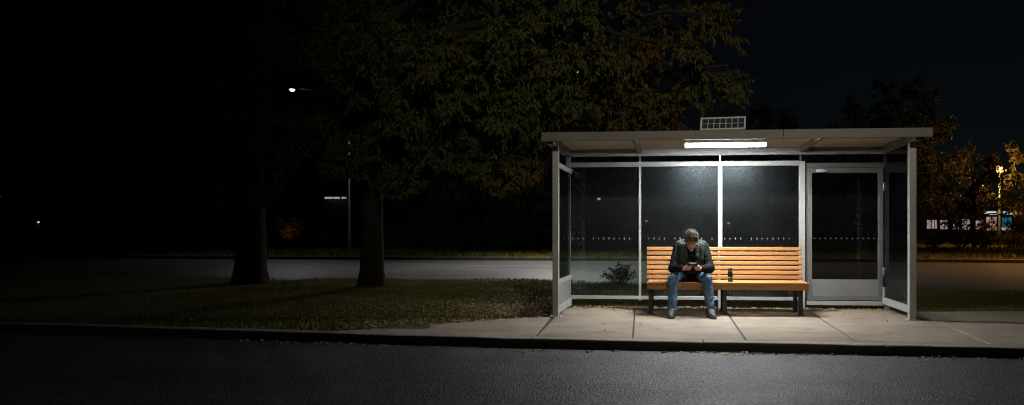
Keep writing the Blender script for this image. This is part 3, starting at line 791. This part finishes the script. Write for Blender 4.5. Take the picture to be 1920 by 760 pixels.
# sweater (torso and sleeves)
b = MB()
ellipsoid(b, W(0, 9.78, .60), (.19, .15, .12))
capsule(b, W(0, 9.77, .62), .155, W(0, 9.62, .84), .16)
capsule(b, W(-.14, 9.565, .895), .095, W(.14, 9.565, .895), .095)
capsule(b, W(0, 9.55, .935), .082, W(0, 9.515, .965), .074)
ellipsoid(b, W(-.02, 9.60, .585), (.17, .13, .055)); 
for i in (0, 1):
    capsule(b, SHO[i] - Vector(((-1, 1)[i] * .016, 0, 0)), .069, ELB[i] + Vector((0, .01, 0)), .055); capsule(b, ELB[i], .063, WRI[i] + (ELB[i] - WRI[i]) * .10, .041)
    capsule(b, ELB[i] + Vector((0, .012, -.012)), .062, ELB[i] + Vector((0, .03, -.01)), .06)
fuse(b, 'sweater', M['sweater'], person, .006, 4, .016, .035)
# open quilted vest
b = MB()
for sx in (-1, 1):
    capsule(b, W(sx * .075, 9.545, .985), .042, W(sx * .165, 9.555, .965), .05)
    capsule(b, W(sx * .125, 9.51, .93), .062, W(sx * .122, 9.505, .76), .068); capsule(b, W(sx * .122, 9.505, .76), .068, W(sx * .125, 9.60, .615), .068)
    capsule(b, W(sx * .17, 9.58, .93), .062, W(sx * .165, 9.66, .70), .07)
    capsule(b, W(sx * .078, 9.475, .945), .028, W(sx * .072, 9.445, .80), .030)
capsule(b, W(-.10, 9.62, .93), .10, W(.10, 9.62, .93), .10); capsule(b, W(-.08, 9.78, .68), .12, W(.08, 9.78, .68), .12); capsule(b, W(0, 9.64, .93), .11, W(0, 9.80, .66), .13)
capsule(b, W(-.06, 9.56, .99), .035, W(.06, 9.60, .99), .035)
vest = fuse(b, 'vest', M['vest'], person, .006, 3, .010, .03)
# jeans
b = MB()
ellipsoid(b, W(0, 9.80, .555), (.19, .15, .105))
for i in (0, 1):
    capsule(b, HIP[i], .098, KNEE[i], .074); capsule(b, KNEE[i] + Vector((0, .0, .0)), .074, KNEE[i] + Vector((0, .005, -.03)), .072)
    capsule(b, KNEE[i] + Vector((0, .005, -.03)), .071, ANK[i] + Vector((0, .01, .045)), .058)
    capsule(b, ANK[i] + Vector((0, .01, .075)), .060, ANK[i] + Vector((0, .006, .04)), .060)
jeans = fuse(b, 'jeans', M['denim'], person, .006, 3, .020, .038, cut=lambda v: v.z < .082)
for i in (0, 1):
    b = MB(); c = ANK[i] + Vector((0, .008, 0))
    b.lathe((c.x, c.y, .078), [(.055, 0), (.063, .003), (.0655, .02), (.063, .036), (.056, .040)], 22); b.build('cuff', M['denim_light'], jeans)
# shoes
for i in (0, 1):
    a, t = ANK[i], TOE[i]; d = Vector((t.x - a.x, t.y - a.y, 0)).normalized(); s = d.cross(Vector((0, 0, 1)))
    h0 = Vector((a.x, a.y, 0)) - d * .045
    b = MB()
    capsule(b, h0 + Vector((0, 0, .055)), .042, h0 + d * .045 + Vector((0, 0, .098)), .050)
    capsule(b, h0 + d * .02 + Vector((0, 0, .05)), .040, h0 + d * .17 + Vector((0, 0, .045)), .041)
    capsule(b, h0 + d * .06 + Vector((0, 0, .09)), .046, h0 + d * .19 + Vector((0, 0, .05)), .040)
    capsule(b, h0 + d * .16 + s * .012 + Vector((0, 0, .04)), .036, h0 + d * .225 + Vector((0, 0, .036)), .033)
    so_ = fuse(b, 'shoe', M['shoe'], person, .005, 2, .006, .02, cut=lambda v: v.z < .022)
    b = MB(); ol = []
    for (q, w) in ((-.045, .02), (-.035, .034), (.0, .041), (.06, .042), (.12, .046), (.18, .049), (.225, .042), (.252, .027), (.262, .01)): ol.append((q, w))
    pts_ = [h0 + d * q + s * w for q, w in ol] + [h0 + d * q - s * w for q, w in ol[::-1]]
    b.prism([(p_.x, p_.y) for p_ in pts_], .001, .026); b.build('sole', M['sole'], so_, bevel=.005)
    b = MB()
    for k in range(4):
        c = h0 + d * (.098 + .024 * k) + Vector((0, 0, .113 - .0135 * k))
        b.tube([c - s * .025 + Vector((0, 0, -.008)), c, c + s * .025 + Vector((0, 0, -.008))], [.004] * 3, 6)
    b.build('laces', M['lace'], so_)
# phone
ph = empty('smartphone', PC, 'black smartphone held in both hands by the seated man', 'phone')
PM = Matrix((Vector((1, 0, 0)), PT, PN)).transposed().to_4x4(); PM.translation = PC
b = MB(); b.box(-.071, .071, -.037, .037, -.0042, .0042, M=PM); b.build('phone_body', M['phone'], ph, bevel=.003, seg=3)
M['screen'] = emit('phone_screen', (.75, .86, 1.0), 3.0)
b = MB(); b.box(-.066, .066, -.032, .032, .0044, .0049, M=PM); b.build('screen', M['screen'], ph)

# ------------------------------------------------------------------ trees
def rand_dir(rd): 
    while True:
        v = Vector((rd.uniform(-1, 1), rd.uniform(-1, 1), rd.uniform(-1, 1)))
        if .1 < v.length < 1: return v.normalized()
def bez(a, c, e, u): return a * (1 - u) ** 2 + c * 2 * u * (1 - u) + e * u * u
def tree_meshes(base, trunk_pts, trunk_r, tips, rd, leaf, nb=12, nt_=5, nl=11, blen=.24, twig=.55, droop=.5, gap=None, lw=.4, floor=None):
    """trunk and limbs as tapered tubes; leaves as small folded blades on twigs"""
    tb = MB(); tb.tube(trunk_pts, trunk_r, 14)
    if gap is not None:
        ga = Vector(gap[0]); gd = (ga + Vector(base) - Vector((0, 0, CAMZ))).normalized()
        def clear(p, r_): w = Vector(p) - ga; return (w - gd * w.dot(gd)).length > r_
    else:
        def clear(p, r_): return True
    P_, D_ = [], []
    top = Vector(trunk_pts[-1])
    for tip in tips:
        tip = Vector(tip)
        k = rd.uniform(.45, 1.0); i = k * (len(trunk_pts) - 1); j = min(int(i), len(trunk_pts) - 2)
        a = Vector(trunk_pts[j]).lerp(Vector(trunk_pts[j + 1]), i - j)
        if a.z > tip.z - .3: a.z = max(trunk_pts[0][2] + 2.2, min(a.z, tip.z - .3 + rd.uniform(0, .8)))
        a.x, a.y = top.x + (a.x - top.x), top.y + (a.y - top.y)
        mid = a.lerp(tip, .45); L = (tip - a).length; mid.z += L * rd.uniform(.10, .22); mid += rand_dir(rd) * L * .07
        for _ in range(40):
            if all(clear(bez(a, mid, tip, u / 24), .42) for u in range(25)): break
            mid = mid + rand_dir(rd) * .35
        else: continue
        r0 = .035 + .011 * L
        path = [bez(a, mid, tip, u / 9) + (rand_dir(rd) * L * .012 if 0 < u < 9 else Vector()) for u in range(10)]
        tb.tube(path, [r0 * (1 - .88 * u / 9) + .006 for u in range(10)], 7, cap=False)
        for q in range(nb + 4):
            u = .28 + .72 * (q + rd.random()) / nb if q < nb else rd.uniform(.92, 1.0)
            o = bez(a, mid, tip, u); tg = (bez(a, mid, tip, min(1, u + .05)) - bez(a, mid, tip, u - .05)).normalized()
            d = (tg * rd.uniform(.4, 1.1) + rand_dir(rd) * .95 + Vector((0, 0, -.12))).normalized()
            Lb = L * blen * rd.uniform(.5, 1.1) * (1.15 - .45 * u)
            br = [o + d * Lb * s_ + Vector((0, 0, -Lb * droop * .35 * s_ * s_)) for s_ in (0, .35, .7, 1)]
            if not all(clear(p_, .4) for p_ in br): continue
            tb.tube(br, [.012, .009, .006, .003], 4, cap=False)
            for w in range(nt_):
                s_ = .25 + .75 * (w + rd.random()) / nt_; s_ = min(s_, 1)
                ii = s_ * 3; jj = min(int(ii), 2); o2 = br[jj].lerp(br[jj + 1], ii - jj)
                d2 = (d * .7 + rand_dir(rd) * .9 + Vector((0, 0, -droop * .6))).normalized(); Lt = twig * rd.uniform(.5, 1.1)
                if not clear(o2 + d2 * Lt, .35): continue
                tb.tube([o2, o2 + d2 * Lt], [.004, .002], 3, cap=False)
                for z in range(nl):
                    h = rd.random() ** .8
                    P_.append(o2 + d2 * Lt * h + rand_dir(rd) * .03); D_.append(d2 * .5 + rand_dir(rd) * .75 + Vector((0, 0, -droop)))
    P_ = np.array([tuple(p_) for p_ in P_]); D_ = np.array([tuple(d_) for d_ in D_])
    if gap is not None:      # an opening in the crown, along the sight line through a given point
        keep = []
        a_ = np.array(gap[0]); d_ = a_ + np.array(base) - np.array((0, 0, CAMZ)); d_ /= np.linalg.norm(d_)
        w_ = P_ - a_; dist = np.linalg.norm(w_ - (w_ @ d_)[:, None] * d_, axis=1); keep = dist > gap[1]
        P_, D_ = P_[keep], D_[keep]
    if floor:
        keep = np.array([p_[2] + base[2] > floor(p_[0] + base[0]) for p_ in P_]); P_, D_ = P_[keep], D_[keep]
    nr = rng.normal(0, .7, (len(P_), 3)) + np.array([0, 0, .6])
    v, f = leaf_quads(P_, D_, nr, leaf, leaf * lw)
    return tb.mesh('trunk'), np_mesh('crown', v, f)
def place_tree(name, loc, trunk, crown, bark, leafm, label, group=None, rz=0, scale=1.0):
    o = empty(name, loc, label, 'tree', group, rz); o.scale = (scale,) * 3
    link('trunk', trunk, bark, o, keep=False); link('crown', crown, leafm, o, keep=False)
    return o
# the big oak left of the shelter
TB = Vector((-6.22, 13.75, -.02))
tips = [(1368, 122, 13), (1340, 30, 13.2), (1290, -50, 14), (1300, 95, 12.4), (1222, 228, 13.6), (1235, 170, 13.0), (1165, 215, 12.6), (1130, 245, 14.2), (1060, 250, 15), (1005, 300, 12.4), (968, 325, 12.3), (920, 318, 12.8),
        (862, 345, 13), (900, 285, 14.5), (1040, 150, 12), (1120, 90, 12), (955, 210, 12), (820, 255, 13), (765, 310, 14.6), (640, 300, 14.2), (600, 240, 15), (530, 170, 14), (490, 50, 14.2), (560, -40, 14), (620, 120, 13),
        (700, -110, 14), (850, -130, 13), (1000, -110, 13), (1150, -110, 13.5), (700, 60, 12.2), (820, 80, 11.8), (950, 60, 11.8), (1230, 50, 14), (760, 190, 12.4), (880, 160, 12), (1080, 20, 12.5), (1190, 130, 15),
        (1000, 90, 16), (800, 40, 17), (650, 40, 16.5), (560, 100, 17), (900, 230, 17), (1100, 180, 17), (720, -250, 14.5), (900, -260, 14), (600, -220, 15), (1060, -240, 15)]
tips = [P(*t) - TB for t in tips]
trunk_pts = [Vector(p_) for p_ in ((0, 0, -.1), (0, 0, .08), (.01, 0, .4), (.0, .02, 1.2), (.02, .0, 2.2), (-.02, .03, 3.2), (.05, .0, 4.2), (.02, .05, 5.4), (.1, .1, 6.6))]
tr_, cr_ = tree_meshes(TB, trunk_pts, [.36, .285, .235, .215, .205, .20, .17, .12, .06], tips, random.Random(21), .10, nb=12, nt_=9, nl=27, blen=.19, twig=.46, droop=.9, gap=(P(548, 168, 14) - TB, .6), floor=lambda x: 2.05 + .25 * math.sin(x * 2.6) if x < -2.4 else 2.9 + .2 * math.sin(x * 3), lw=.30)
oak = place_tree('oak_tree', TB, tr_, cr_, M['bark'], M['oak'], 'large spreading oak with rusty autumn leaves reaching over the shelter roof')
# its darker neighbour with a flared foot
T2 = Vector((-9.45, 14.75, -.02)); rd = random.Random(5)
tips2 = []
for k in range(20):
    a = rd.uniform(0, 2 * math.pi); r = rd.uniform(1.2, 3.6); tips2.append((r * math.cos(a) - .6, r * math.sin(a) + .8, rd.uniform(3.6, 8.0)))
tp2 = [Vector(p_) for p_ in ((0, 0, -.1), (0, 0, .06), (.0, 0, .35), (.03, 0, .9), (.0, .02, 1.8), (-.04, .0, 3.0), (.0, .03, 4.2), (.06, .0, 5.5))]
tr2, cr2 = tree_meshes(T2, tp2, [.48, .40, .335, .30, .285, .27, .2, .1], tips2, rd, .14, nb=9, nt_=4, nl=10, gap=(P(548, 168, 15) - T2, .6))
place_tree('oak_tree', T2, tr2, cr2, M['bark'], M['oak'], 'thick dark trunk with a flared foot, farthest left tree on the verge')
# three tree shapes for everything farther off
def generic(seed, h, r, n, leaf, low):
    rd = random.Random(seed); tips = []
    for k in range(n):
        z = h * (low + (1 - low) * ((k + .5) / n)); a = k * 2.4 + rd.uniform(-.4, .4)
        e = math.sin(math.pi * min(1, max(.05, (z / h - low) / (1 - low) * .86 + .12))) ** .7
        q = r * e * rd.uniform(.6, 1.12); tips.append((q * math.cos(a), q * math.sin(a), z))
    tp = [Vector((rd.uniform(-.06, .06) * i, rd.uniform(-.06, .06) * i, h * .85 * i / 6)) for i in range(7)]
    return tree_meshes(None, tp, [h * .024, h * .019, h * .017, h * .014, h * .011, h * .007, h * .003], tips, rd, leaf, nb=7, nt_=4, nl=8, blen=.34, twig=.8)
G3 = [generic(31, 9.5, 4.2, 22, .26, .22), generic(32, 12.0, 4.8, 24, .30, .25), generic(33, 7.0, 3.4, 18, .22, .18)]
far_spots = [(-34, 48, 0, 1.1), (-41, 46, 1, 1.0), (-30, 40, 2, 1.0), (-48, 50, 0, 1.2), (-55, 46, 1, 1.1), (-37, 54, 2, 1.4), (-62, 52, 0, 1.2), (-26, 46, 1, 1.0), (-19.5, 49, 0, 1.1), (-12.5, 44, 0, .95), (-7.5, 47, 2, 1.25), (-3.5, 44, 0, .8), (1.5, 46, 2, 1.0), (6, 49, 0, 1.0), (11, 47, 2, 1.15), (15.5, 50, 1, .95)]
GL = 'dark tree in the unlit row beyond the far road'
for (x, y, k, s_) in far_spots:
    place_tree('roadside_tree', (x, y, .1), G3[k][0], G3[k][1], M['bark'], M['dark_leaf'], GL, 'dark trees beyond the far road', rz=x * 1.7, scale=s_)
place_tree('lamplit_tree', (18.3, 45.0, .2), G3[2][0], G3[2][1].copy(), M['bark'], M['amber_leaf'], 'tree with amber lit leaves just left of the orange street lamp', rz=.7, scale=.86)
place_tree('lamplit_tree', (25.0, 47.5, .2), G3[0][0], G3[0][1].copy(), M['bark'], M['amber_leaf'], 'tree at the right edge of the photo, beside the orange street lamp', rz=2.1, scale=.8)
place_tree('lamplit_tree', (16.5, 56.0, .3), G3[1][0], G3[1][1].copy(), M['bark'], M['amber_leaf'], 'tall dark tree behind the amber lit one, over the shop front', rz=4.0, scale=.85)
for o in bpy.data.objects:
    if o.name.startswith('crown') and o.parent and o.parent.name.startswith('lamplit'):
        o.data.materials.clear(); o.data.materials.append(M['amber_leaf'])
# bushes
def bush_mesh(seed, rx, ry, h, n, leaf):
    rd = random.Random(seed); sb = MB(); P_, D_ = [], []
    for k in range(n):
        a = rd.uniform(0, 2 * math.pi); q = math.sqrt(rd.random()); tip = Vector((rx * q * math.cos(a), ry * q * math.sin(a), h * (1 - .55 * q * q) * rd.uniform(.55, 1.08)))
        o = Vector((tip.x * .25, tip.y * .25, 0)); c = o.lerp(tip, .5) + Vector((0, 0, .2 * h))
        path = [bez(o, c, tip, u / 5) for u in range(6)]; sb.tube(path, [.018, .015, .012, .009, .006, .003], 5, cap=False)
        for w in range(46):
            u = rd.uniform(.25, 1); p_ = bez(o, c, tip, u) + rand_dir(rd) * rd.uniform(0, .26) * h * .5
            if p_.z < .02: p_.z = .02 + rd.random() * .1
            P_.append(tuple(p_)); D_.append(tuple(rand_dir(rd) + Vector((tip.x, tip.y, .3)).normalized() * .6))
    P_ = np.array(P_); D_ = np.array(D_); v, f = leaf_quads(P_, D_, rng.normal(0, .7, (len(P_), 3)) + np.array([0, 0, .6]), leaf, leaf * .55)
    return sb.mesh('stems'), np_mesh('foliage', v, f)
B3 = [bush_mesh(51, 1.6, 1.2, 2.2, 42, .13), bush_mesh(52, 2.3, 1.4, 1.7, 52, .13), bush_mesh(53, 1.2, 1.0, 1.2, 34, .10)]
def bush(loc, k, label, group=None, rz=0, s_=1.0, m='bush_leaf', name='bush'):
    o = empty(name, loc, label, 'bush', group, rz); o.scale = (s_,) * 3
    link('stems', B3[k][0], M['bark'], o, keep=False)
    me = B3[k][1].copy() if m != 'bush_leaf' else B3[k][1]
    f_ = link('foliage', me, M[m], o, keep=False)
    if m != 'bush_leaf': me.materials.clear(); me.materials.append(M[m])
    return o
bush((-8.9, 37.0, .1), 0, 'broad dim green bush beyond the far road, left of the shelter', s_=1.15, rz=.4)
bush((-11.6, 38.2, .1), 1, 'low dark bush directly left of the broad green one', s_=1.0, rz=1.4)
bush((-5.4, 38.4, .1), 1, 'dark bush between the broad green one and the shelter', s_=1.1, rz=2.2)
for i, (x, y, k, s_) in enumerate([(-16, 40, 1, 1.0), (-21, 40, 0, .9), (-27, 41, 1, 1.1), (-2, 39, 0, .9), (2, 40, 1, 1), (6.5, 40, 0, .9), (10.5, 40, 1, 1.0)]):
    bush((x, y, .12), k, 'dark bush in the unlit hedge beyond the far road', 'dark hedge bushes beyond the far road', rz=i * 1.3, s_=s_)
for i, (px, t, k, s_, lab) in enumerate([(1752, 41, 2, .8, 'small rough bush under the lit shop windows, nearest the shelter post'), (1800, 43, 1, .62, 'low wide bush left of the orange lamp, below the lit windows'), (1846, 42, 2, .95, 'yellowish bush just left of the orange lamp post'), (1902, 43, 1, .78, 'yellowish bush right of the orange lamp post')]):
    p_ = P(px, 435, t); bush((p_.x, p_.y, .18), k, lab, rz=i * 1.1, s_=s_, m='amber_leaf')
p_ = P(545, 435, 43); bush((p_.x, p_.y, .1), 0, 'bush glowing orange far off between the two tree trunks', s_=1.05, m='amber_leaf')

# ------------------------------------------------------------------ lamps
def point(name, loc, c, w, r=.1, parent=None):
    l = bpy.data.lights.new(name, 'POINT'); l.energy = w; l.color = c; l.shadow_soft_size = r
    o = bpy.data.objects.new(name, l); col.objects.link(o); o.location = loc
    if parent: o.parent = parent; o.matrix_parent_inverse = parent_matrix(parent).inverted()
    return o
def spot(name, loc, aim, c, w, size, blend, r=.12, parent=None):
    l = bpy.data.lights.new(name, 'SPOT'); l.energy = w; l.color = c; l.spot_size = R(size); l.spot_blend = blend; l.shadow_soft_size = r
    o = bpy.data.objects.new(name, l); col.objects.link(o); o.location = loc
    o.rotation_euler = (Vector(aim) - Vector(loc)).to_track_quat('-Z', 'Y').to_euler()
    if parent: o.parent = parent; o.matrix_parent_inverse = parent_matrix(parent).inverted()
    return o
M['led'] = emit('led_lens', (.85, .93, 1.0), 9)
M['dim_led'] = emit('dim_led_lens', (.85, .93, 1.0), 2)
M['far_led'] = emit('far_led_lens', (.85, .93, 1.0), .6)
M['sodium'] = emit('sodium_lens', (1.0, .50, .13), 9)
def arm_lamp(base, head, label, lens, pole_r=.07, lens_r=.11, deep=.0, group=None, hm='lampmetal'):
    """pole with an outreach arm and a cobra head"""
    base, head = Vector(base), Vector(head)
    o = empty('street_lamp', base, label, 'street lamp', group)
    b = MB(); b.tube([base - Vector((0, 0, .1)), base + Vector((0, 0, .8)), base + Vector((0, 0, .85)), Vector((base.x, base.y, head.z - .5))], [pole_r * 1.3, pole_r * 1.3, pole_r, pole_r * .7], 12); b.build('pole', M['lampmetal'], o)
    d = Vector((head.x - base.x, head.y - base.y, 0)); L = d.length; d.normalize()
    a = Vector((base.x, base.y, head.z - .5))
    b = MB(); b.tube([a, a + Vector((0, 0, .3)) + d * L * .2, head - d * .3 + Vector((0, 0, .06))], [pole_r * .6, pole_r * .5, pole_r * .45], 8); b.build('arm', M[hm], o)
    s = d.cross(Vector((0, 0, 1)))
    Mh = Matrix((d, s, Vector((0, 0, 1)))).transposed().to_4x4(); Mh.translation = head
    b = MB(); vs = []
    for (q, w, zt, zb) in ((-.34, .05, .08, .03), (-.15, .12, .12, .0), (.12, .14, .12, .0), (.3, .08, .07, .0)):
        vs += [Mh @ Vector(c) for c in ((q, -w, zb - deep), (q, w, zb - deep), (q, w * .7, zt), (q, -w * .7, zt))]
    b.add(vs, [(i * 4 + j, i * 4 + (j + 1) % 4, i * 4 + 4 + (j + 1) % 4, i * 4 + 4 + j) for i in range(3) for j in range(4)] + [(3, 2, 1, 0), (12, 13, 14, 15)])
    hd = b.build('lamp_head', M[hm], o)
    b = MB(); b.lathe(head + Vector((0, 0, -.005)), [(lens_r * .3, -lens_r * .75), (lens_r * .8, -lens_r * .45), (lens_r, 0), (lens_r, .01)], 14); b.build('lens', M[lens], hd)
    return o
# pale pole seen past the oak trunk, its bright head far up to the left
h1 = P(548, 168, 36); l1 = arm_lamp((-16.95, 34.9, .1), h1, 'tall street lamp on a pale pole behind the oak, white head shining', 'led', lens_r=.13, hm='black_metal')
spot('street_light', h1 - Vector((0, 0, .2)), (h1.x + 3, 32, -.1), (.95, .97, 1.0), 260, 124, .8, parent=l1)
# assumed unseen lamp lighting the far road, pole behind the shelter's left front post
assumed_road_lamp = arm_lamp((-5.45, 31.0, .03), (-4.0, 27.8, 7.6), 'street lamp whose head hangs over the far road behind the oak crown', 'dim_led', lens_r=.10)
spot('street_light', (-4.0, 27.8, 7.45), (-2.8, 26.0, -.1), (1.0, .97, .90), 4500, 134, 1.0, parent=assumed_road_lamp)
# orange lamp on the right
sb_ = P(1874, 466, 46); so0 = Vector((sb_.x, sb_.y, .25)); hz = P(1874, 318, 46).z
l3 = empty('street_lamp', so0, 'glowing orange post lamp among the trees at the right edge', 'street lamp')
b = MB(); b.tube([so0 - Vector((0, 0, .3)), so0 + Vector((0, 0, .6)), Vector((so0.x, so0.y, hz - .25))], [.10, .075, .05], 10); b.build('pole', M['lampmetal'], l3)
b = MB(); b.lathe((so0.x, so0.y, hz - .25), [(.06, 0), (.16, .10), (.21, .24), (.17, .38), (.06, .42)], 16); b.build('globe', M['sodium'], l3)
b = MB(); b.lathe((so0.x, so0.y, hz + .172), [(.20, 0), (.12, .08), (.03, .13)], 16); b.build('lamp_cap', M['lampmetal'], l3)
point('orange_light', (so0.x - .45, so0.y - .5, hz - .1), (1.0, .52, .12), 800, .25, l3)
# extra sodium lamp, out of view, added to light the far road's right end
extra_lamp = arm_lamp((19.0, 30.5, .05), (18.2, 28.0, 6.6), 'added orange lamp out of view, lighting the right end of the far road', 'sodium', lens_r=.13)
spot('orange_light', (18.2, 28.0, 6.4), (13.0, 27.0, 0), (1.0, .47, .13), 3600, 100, 1.0, parent=extra_lamp)
# fill lamp added behind the camera to brighten fascia and oak crown
fill_lamp = arm_lamp((3.6, -6.4, -.03), (3.0, -3.6, 7.6), 'added fill lamp on a pole behind the camera, facing the bus shelter', 'dim_led', lens_r=.12)
spot('street_light', (3.0, -3.6, 7.4), (.4, 13.0, 4.8), (1.0, .87, .66), 2700, 54, 1.0, parent=fill_lamp)
# lamps on the far side of the car park behind the camera (the shelter glass mirrors them)
for (px, py, t, lab) in ((1123, 372, 70, 'car park lamp mirrored as a lone dot in the left glass pane'), (1212, 414, 105, 'car park lamp mirrored beside the thin glass mullion'), (1366, 418, 105, 'car park lamp mirrored right of the bright middle post')):
    q = P(px, py, t); q.y = 2 * YB - q.y
    arm_lamp((q.x + 1.2, q.y - .6, -.1), q, lab, 'led', lens_r=.2)
bush((-1.25, 15.4, -.03), 2, 'small dark shrub seen through the left glass pane', s_=.40, rz=.8, m='dark_leaf')
# two tiny lights far to the left
for (px, py, t, lab) in ((1.5, 368, 85, 'tiny distant lamp at the far left edge of the photo, the higher one'), (72, 417, 85, 'tiny distant lamp far left, low above the dark ground')):
    q = P(px, py, t); o = empty('street_lamp', (q.x, q.y, 0), lab, 'street lamp')
    b = MB(); b.tube([(q.x, q.y, -.1), (q.x, q.y, q.z - .1)], [.06, .04], 8); b.build('pole', M['lampmetal'], o)
    b = MB(); b.lathe((q.x, q.y, q.z - .1), [(.05, 0), (.13, .07), (.13, .16), (.05, .22)], 10); b.build('lens', M['far_led'], o)
# assumed low lamp, unseen, added to light the orange bush
p_ = P(545, 435, 43); gl = empty('assumed_bush_lamp', (p_.x + .5, p_.y - 1.0, .1), 'assumed low orange lamp, unseen, lighting the glowing bush from in front', 'lamp')
b = MB(); b.tube([(p_.x + .5, p_.y - 1.0, 0), (p_.x + .5, p_.y - 1.0, .55)], [.05, .05], 8); b.build('post', M['black_metal'], gl)
b = MB(); b.lathe((p_.x + .5, p_.y - 1.0, .56), [(.06, 0), (.08, .02), (.05, .05)], 10); b.build('lamp_cap', M['black_metal'], gl)
spot('orange_light', (p_.x + .5, p_.y - 1.35, .62), (p_.x, p_.y, 1.6), (1.0, .42, .10), 32, 80, 1, .08, gl)

# ------------------------------------------------------------------ buildings far off
# shop front beyond the trees on the right
q0 = P(1735, 435, 78); q1 = P(1990, 435, 78)
u = (q1 - q0); u.z = 0; L = u.length; u.normalize(); nrm = Vector((u.y, -u.x, 0))      # faces the camera
SM = Matrix((u, -nrm, Vector((0, 0, 1)))).transposed().to_4x4(); SM.translation = Vector((q0.x, q0.y, 0))
shop = empty('shop_building', SM @ Vector((L / 2, 0, 0)), 'low shop with lit windows and a glowing sign band behind the trees', 'shop')
b = MB(); b.box(-2, L + 2, .1, 8, -.1, 4.2, M=SM); b.build('wall', M['darkwall'], shop)
b = MB(); b.box(-2.3, L + 2.3, -.5, 8.3, 4.21, 4.45, M=SM); b.build('roof', M['darkwall'], shop)
def shop_mat(name, cols, s):
    m, nt, out = mat(name); e = N(nt, 'ShaderNodeEmission'); e.inputs['Strength'].default_value = s
    nt.links.new(ramp(nt, noise(nt, coords(nt, (1, 1, 1.4)), 3.4, 4, .65), [(.3 + .4 * i / (len(cols) - 1), c) for i, c in enumerate(cols)]), e.inputs['Color'])
    nt.links.new(e.outputs[0], out.inputs[0]); return m
M['win'] = shop_mat('shop_window', [(.12, .09, .09), (1.0, .86, .86), (.25, .16, .14), (.9, .8, .82)], .5)
M['win_red'] = shop_mat('shop_window_red', [(.35, .05, .03), (.8, .6, .55), (.3, .12, .06), (.15, .05, .03)], .6)
M['win_teal'] = shop_mat('shop_window_teal', [(.0, .05, .07), (.0, .22, .3), (.02, .08, .1)], .6)
sx = lambda px: (px - 1735) / 255 * L
z_ = lambda py: CAMZ + (CY - py) / FPX * 78
for (a, c, t_, b_, m) in ((1739, 1745, 413, 429, 'win'), (1748, 1757, 413, 429, 'win'), (1764, 1777, 413, 430, 'win'), (1788, 1798, 416, 430, 'win'), (1804, 1819, 411, 431, 'win'), (1829, 1844, 414, 430, 'win'), (1850, 1869, 407, 432, 'win_red'), (1880, 1897, 407, 426, 'win_teal'), (1876, 1897, 427, 432, 'win'), (1925, 1960, 411, 431, 'win')):
    b = MB(); b.box(sx(a), sx(c), .04, .098, z_(b_), z_(t_), M=SM); w = b.build('window', M[m], shop)
    b = MB(); x_ = (sx(a) + sx(c)) / 2
    b.box(sx(a) - .05, sx(c) + .05, -.02, .036, z_(b_) - .06, z_(b_) - .005, M=SM); b.box(x_ - .03, x_ + .03, -.01, .034, z_(b_), z_(t_), M=SM); b.build('frame', M['darkwall'], w)
M['sign_white'] = emit('sign_white', (.86, .95, 1.0), .75); M['sign_warm'] = emit('sign_warm', (1.0, .78, .5), .75)
for (a, c, m) in ((1845, 1871, 'sign_white'), (1879, 1888, 'sign_white'), (1891, 1913, 'sign_warm')):
    b = MB(); b.box(sx(a), sx(c), -.35, -.2, z_(402.5), z_(397), M=SM); b.build('sign_band', M[m], shop)
b = MB(); b.box(sx(1840), sx(1925), -.19, .095, z_(404), z_(395), M=SM); b.build('sign_backing', M['darkwall'], shop)
# kiosk with a strip light on the left
q0 = P(604, 435, 70); kk = empty('kiosk', (q0.x, q0.y, 0), 'dark distant kiosk under a white strip light, left of the oak trunk', 'kiosk')
zt = CAMZ + (CY - 371) / FPX * 70
b = MB(); b.box(q0.x - .6, q0.x + 3.2, q0.y + .6, q0.y + 4, -.1, zt + .1); b.build('wall', M['darkwall'], kk)
b = MB(); b.box(q0.x - 1, q0.x + 3.6, q0.y - .3, q0.y + 4.3, zt + .16, zt + .4); b.build('roof', M['darkwall'], kk)
M['strip'] = emit('strip_light', (.9, .96, 1.0), .32)
for (a, c) in ((608, 623), (625, 637), (641, 650)):
    xa, xb = P(a, 371, 70).x, P(c, 371, 70).x
    b = MB(); b.box(xa, xb, q0.y + .1, q0.y + .2, zt - .10, zt + .08); b.build('strip_light', M['strip'], kk)
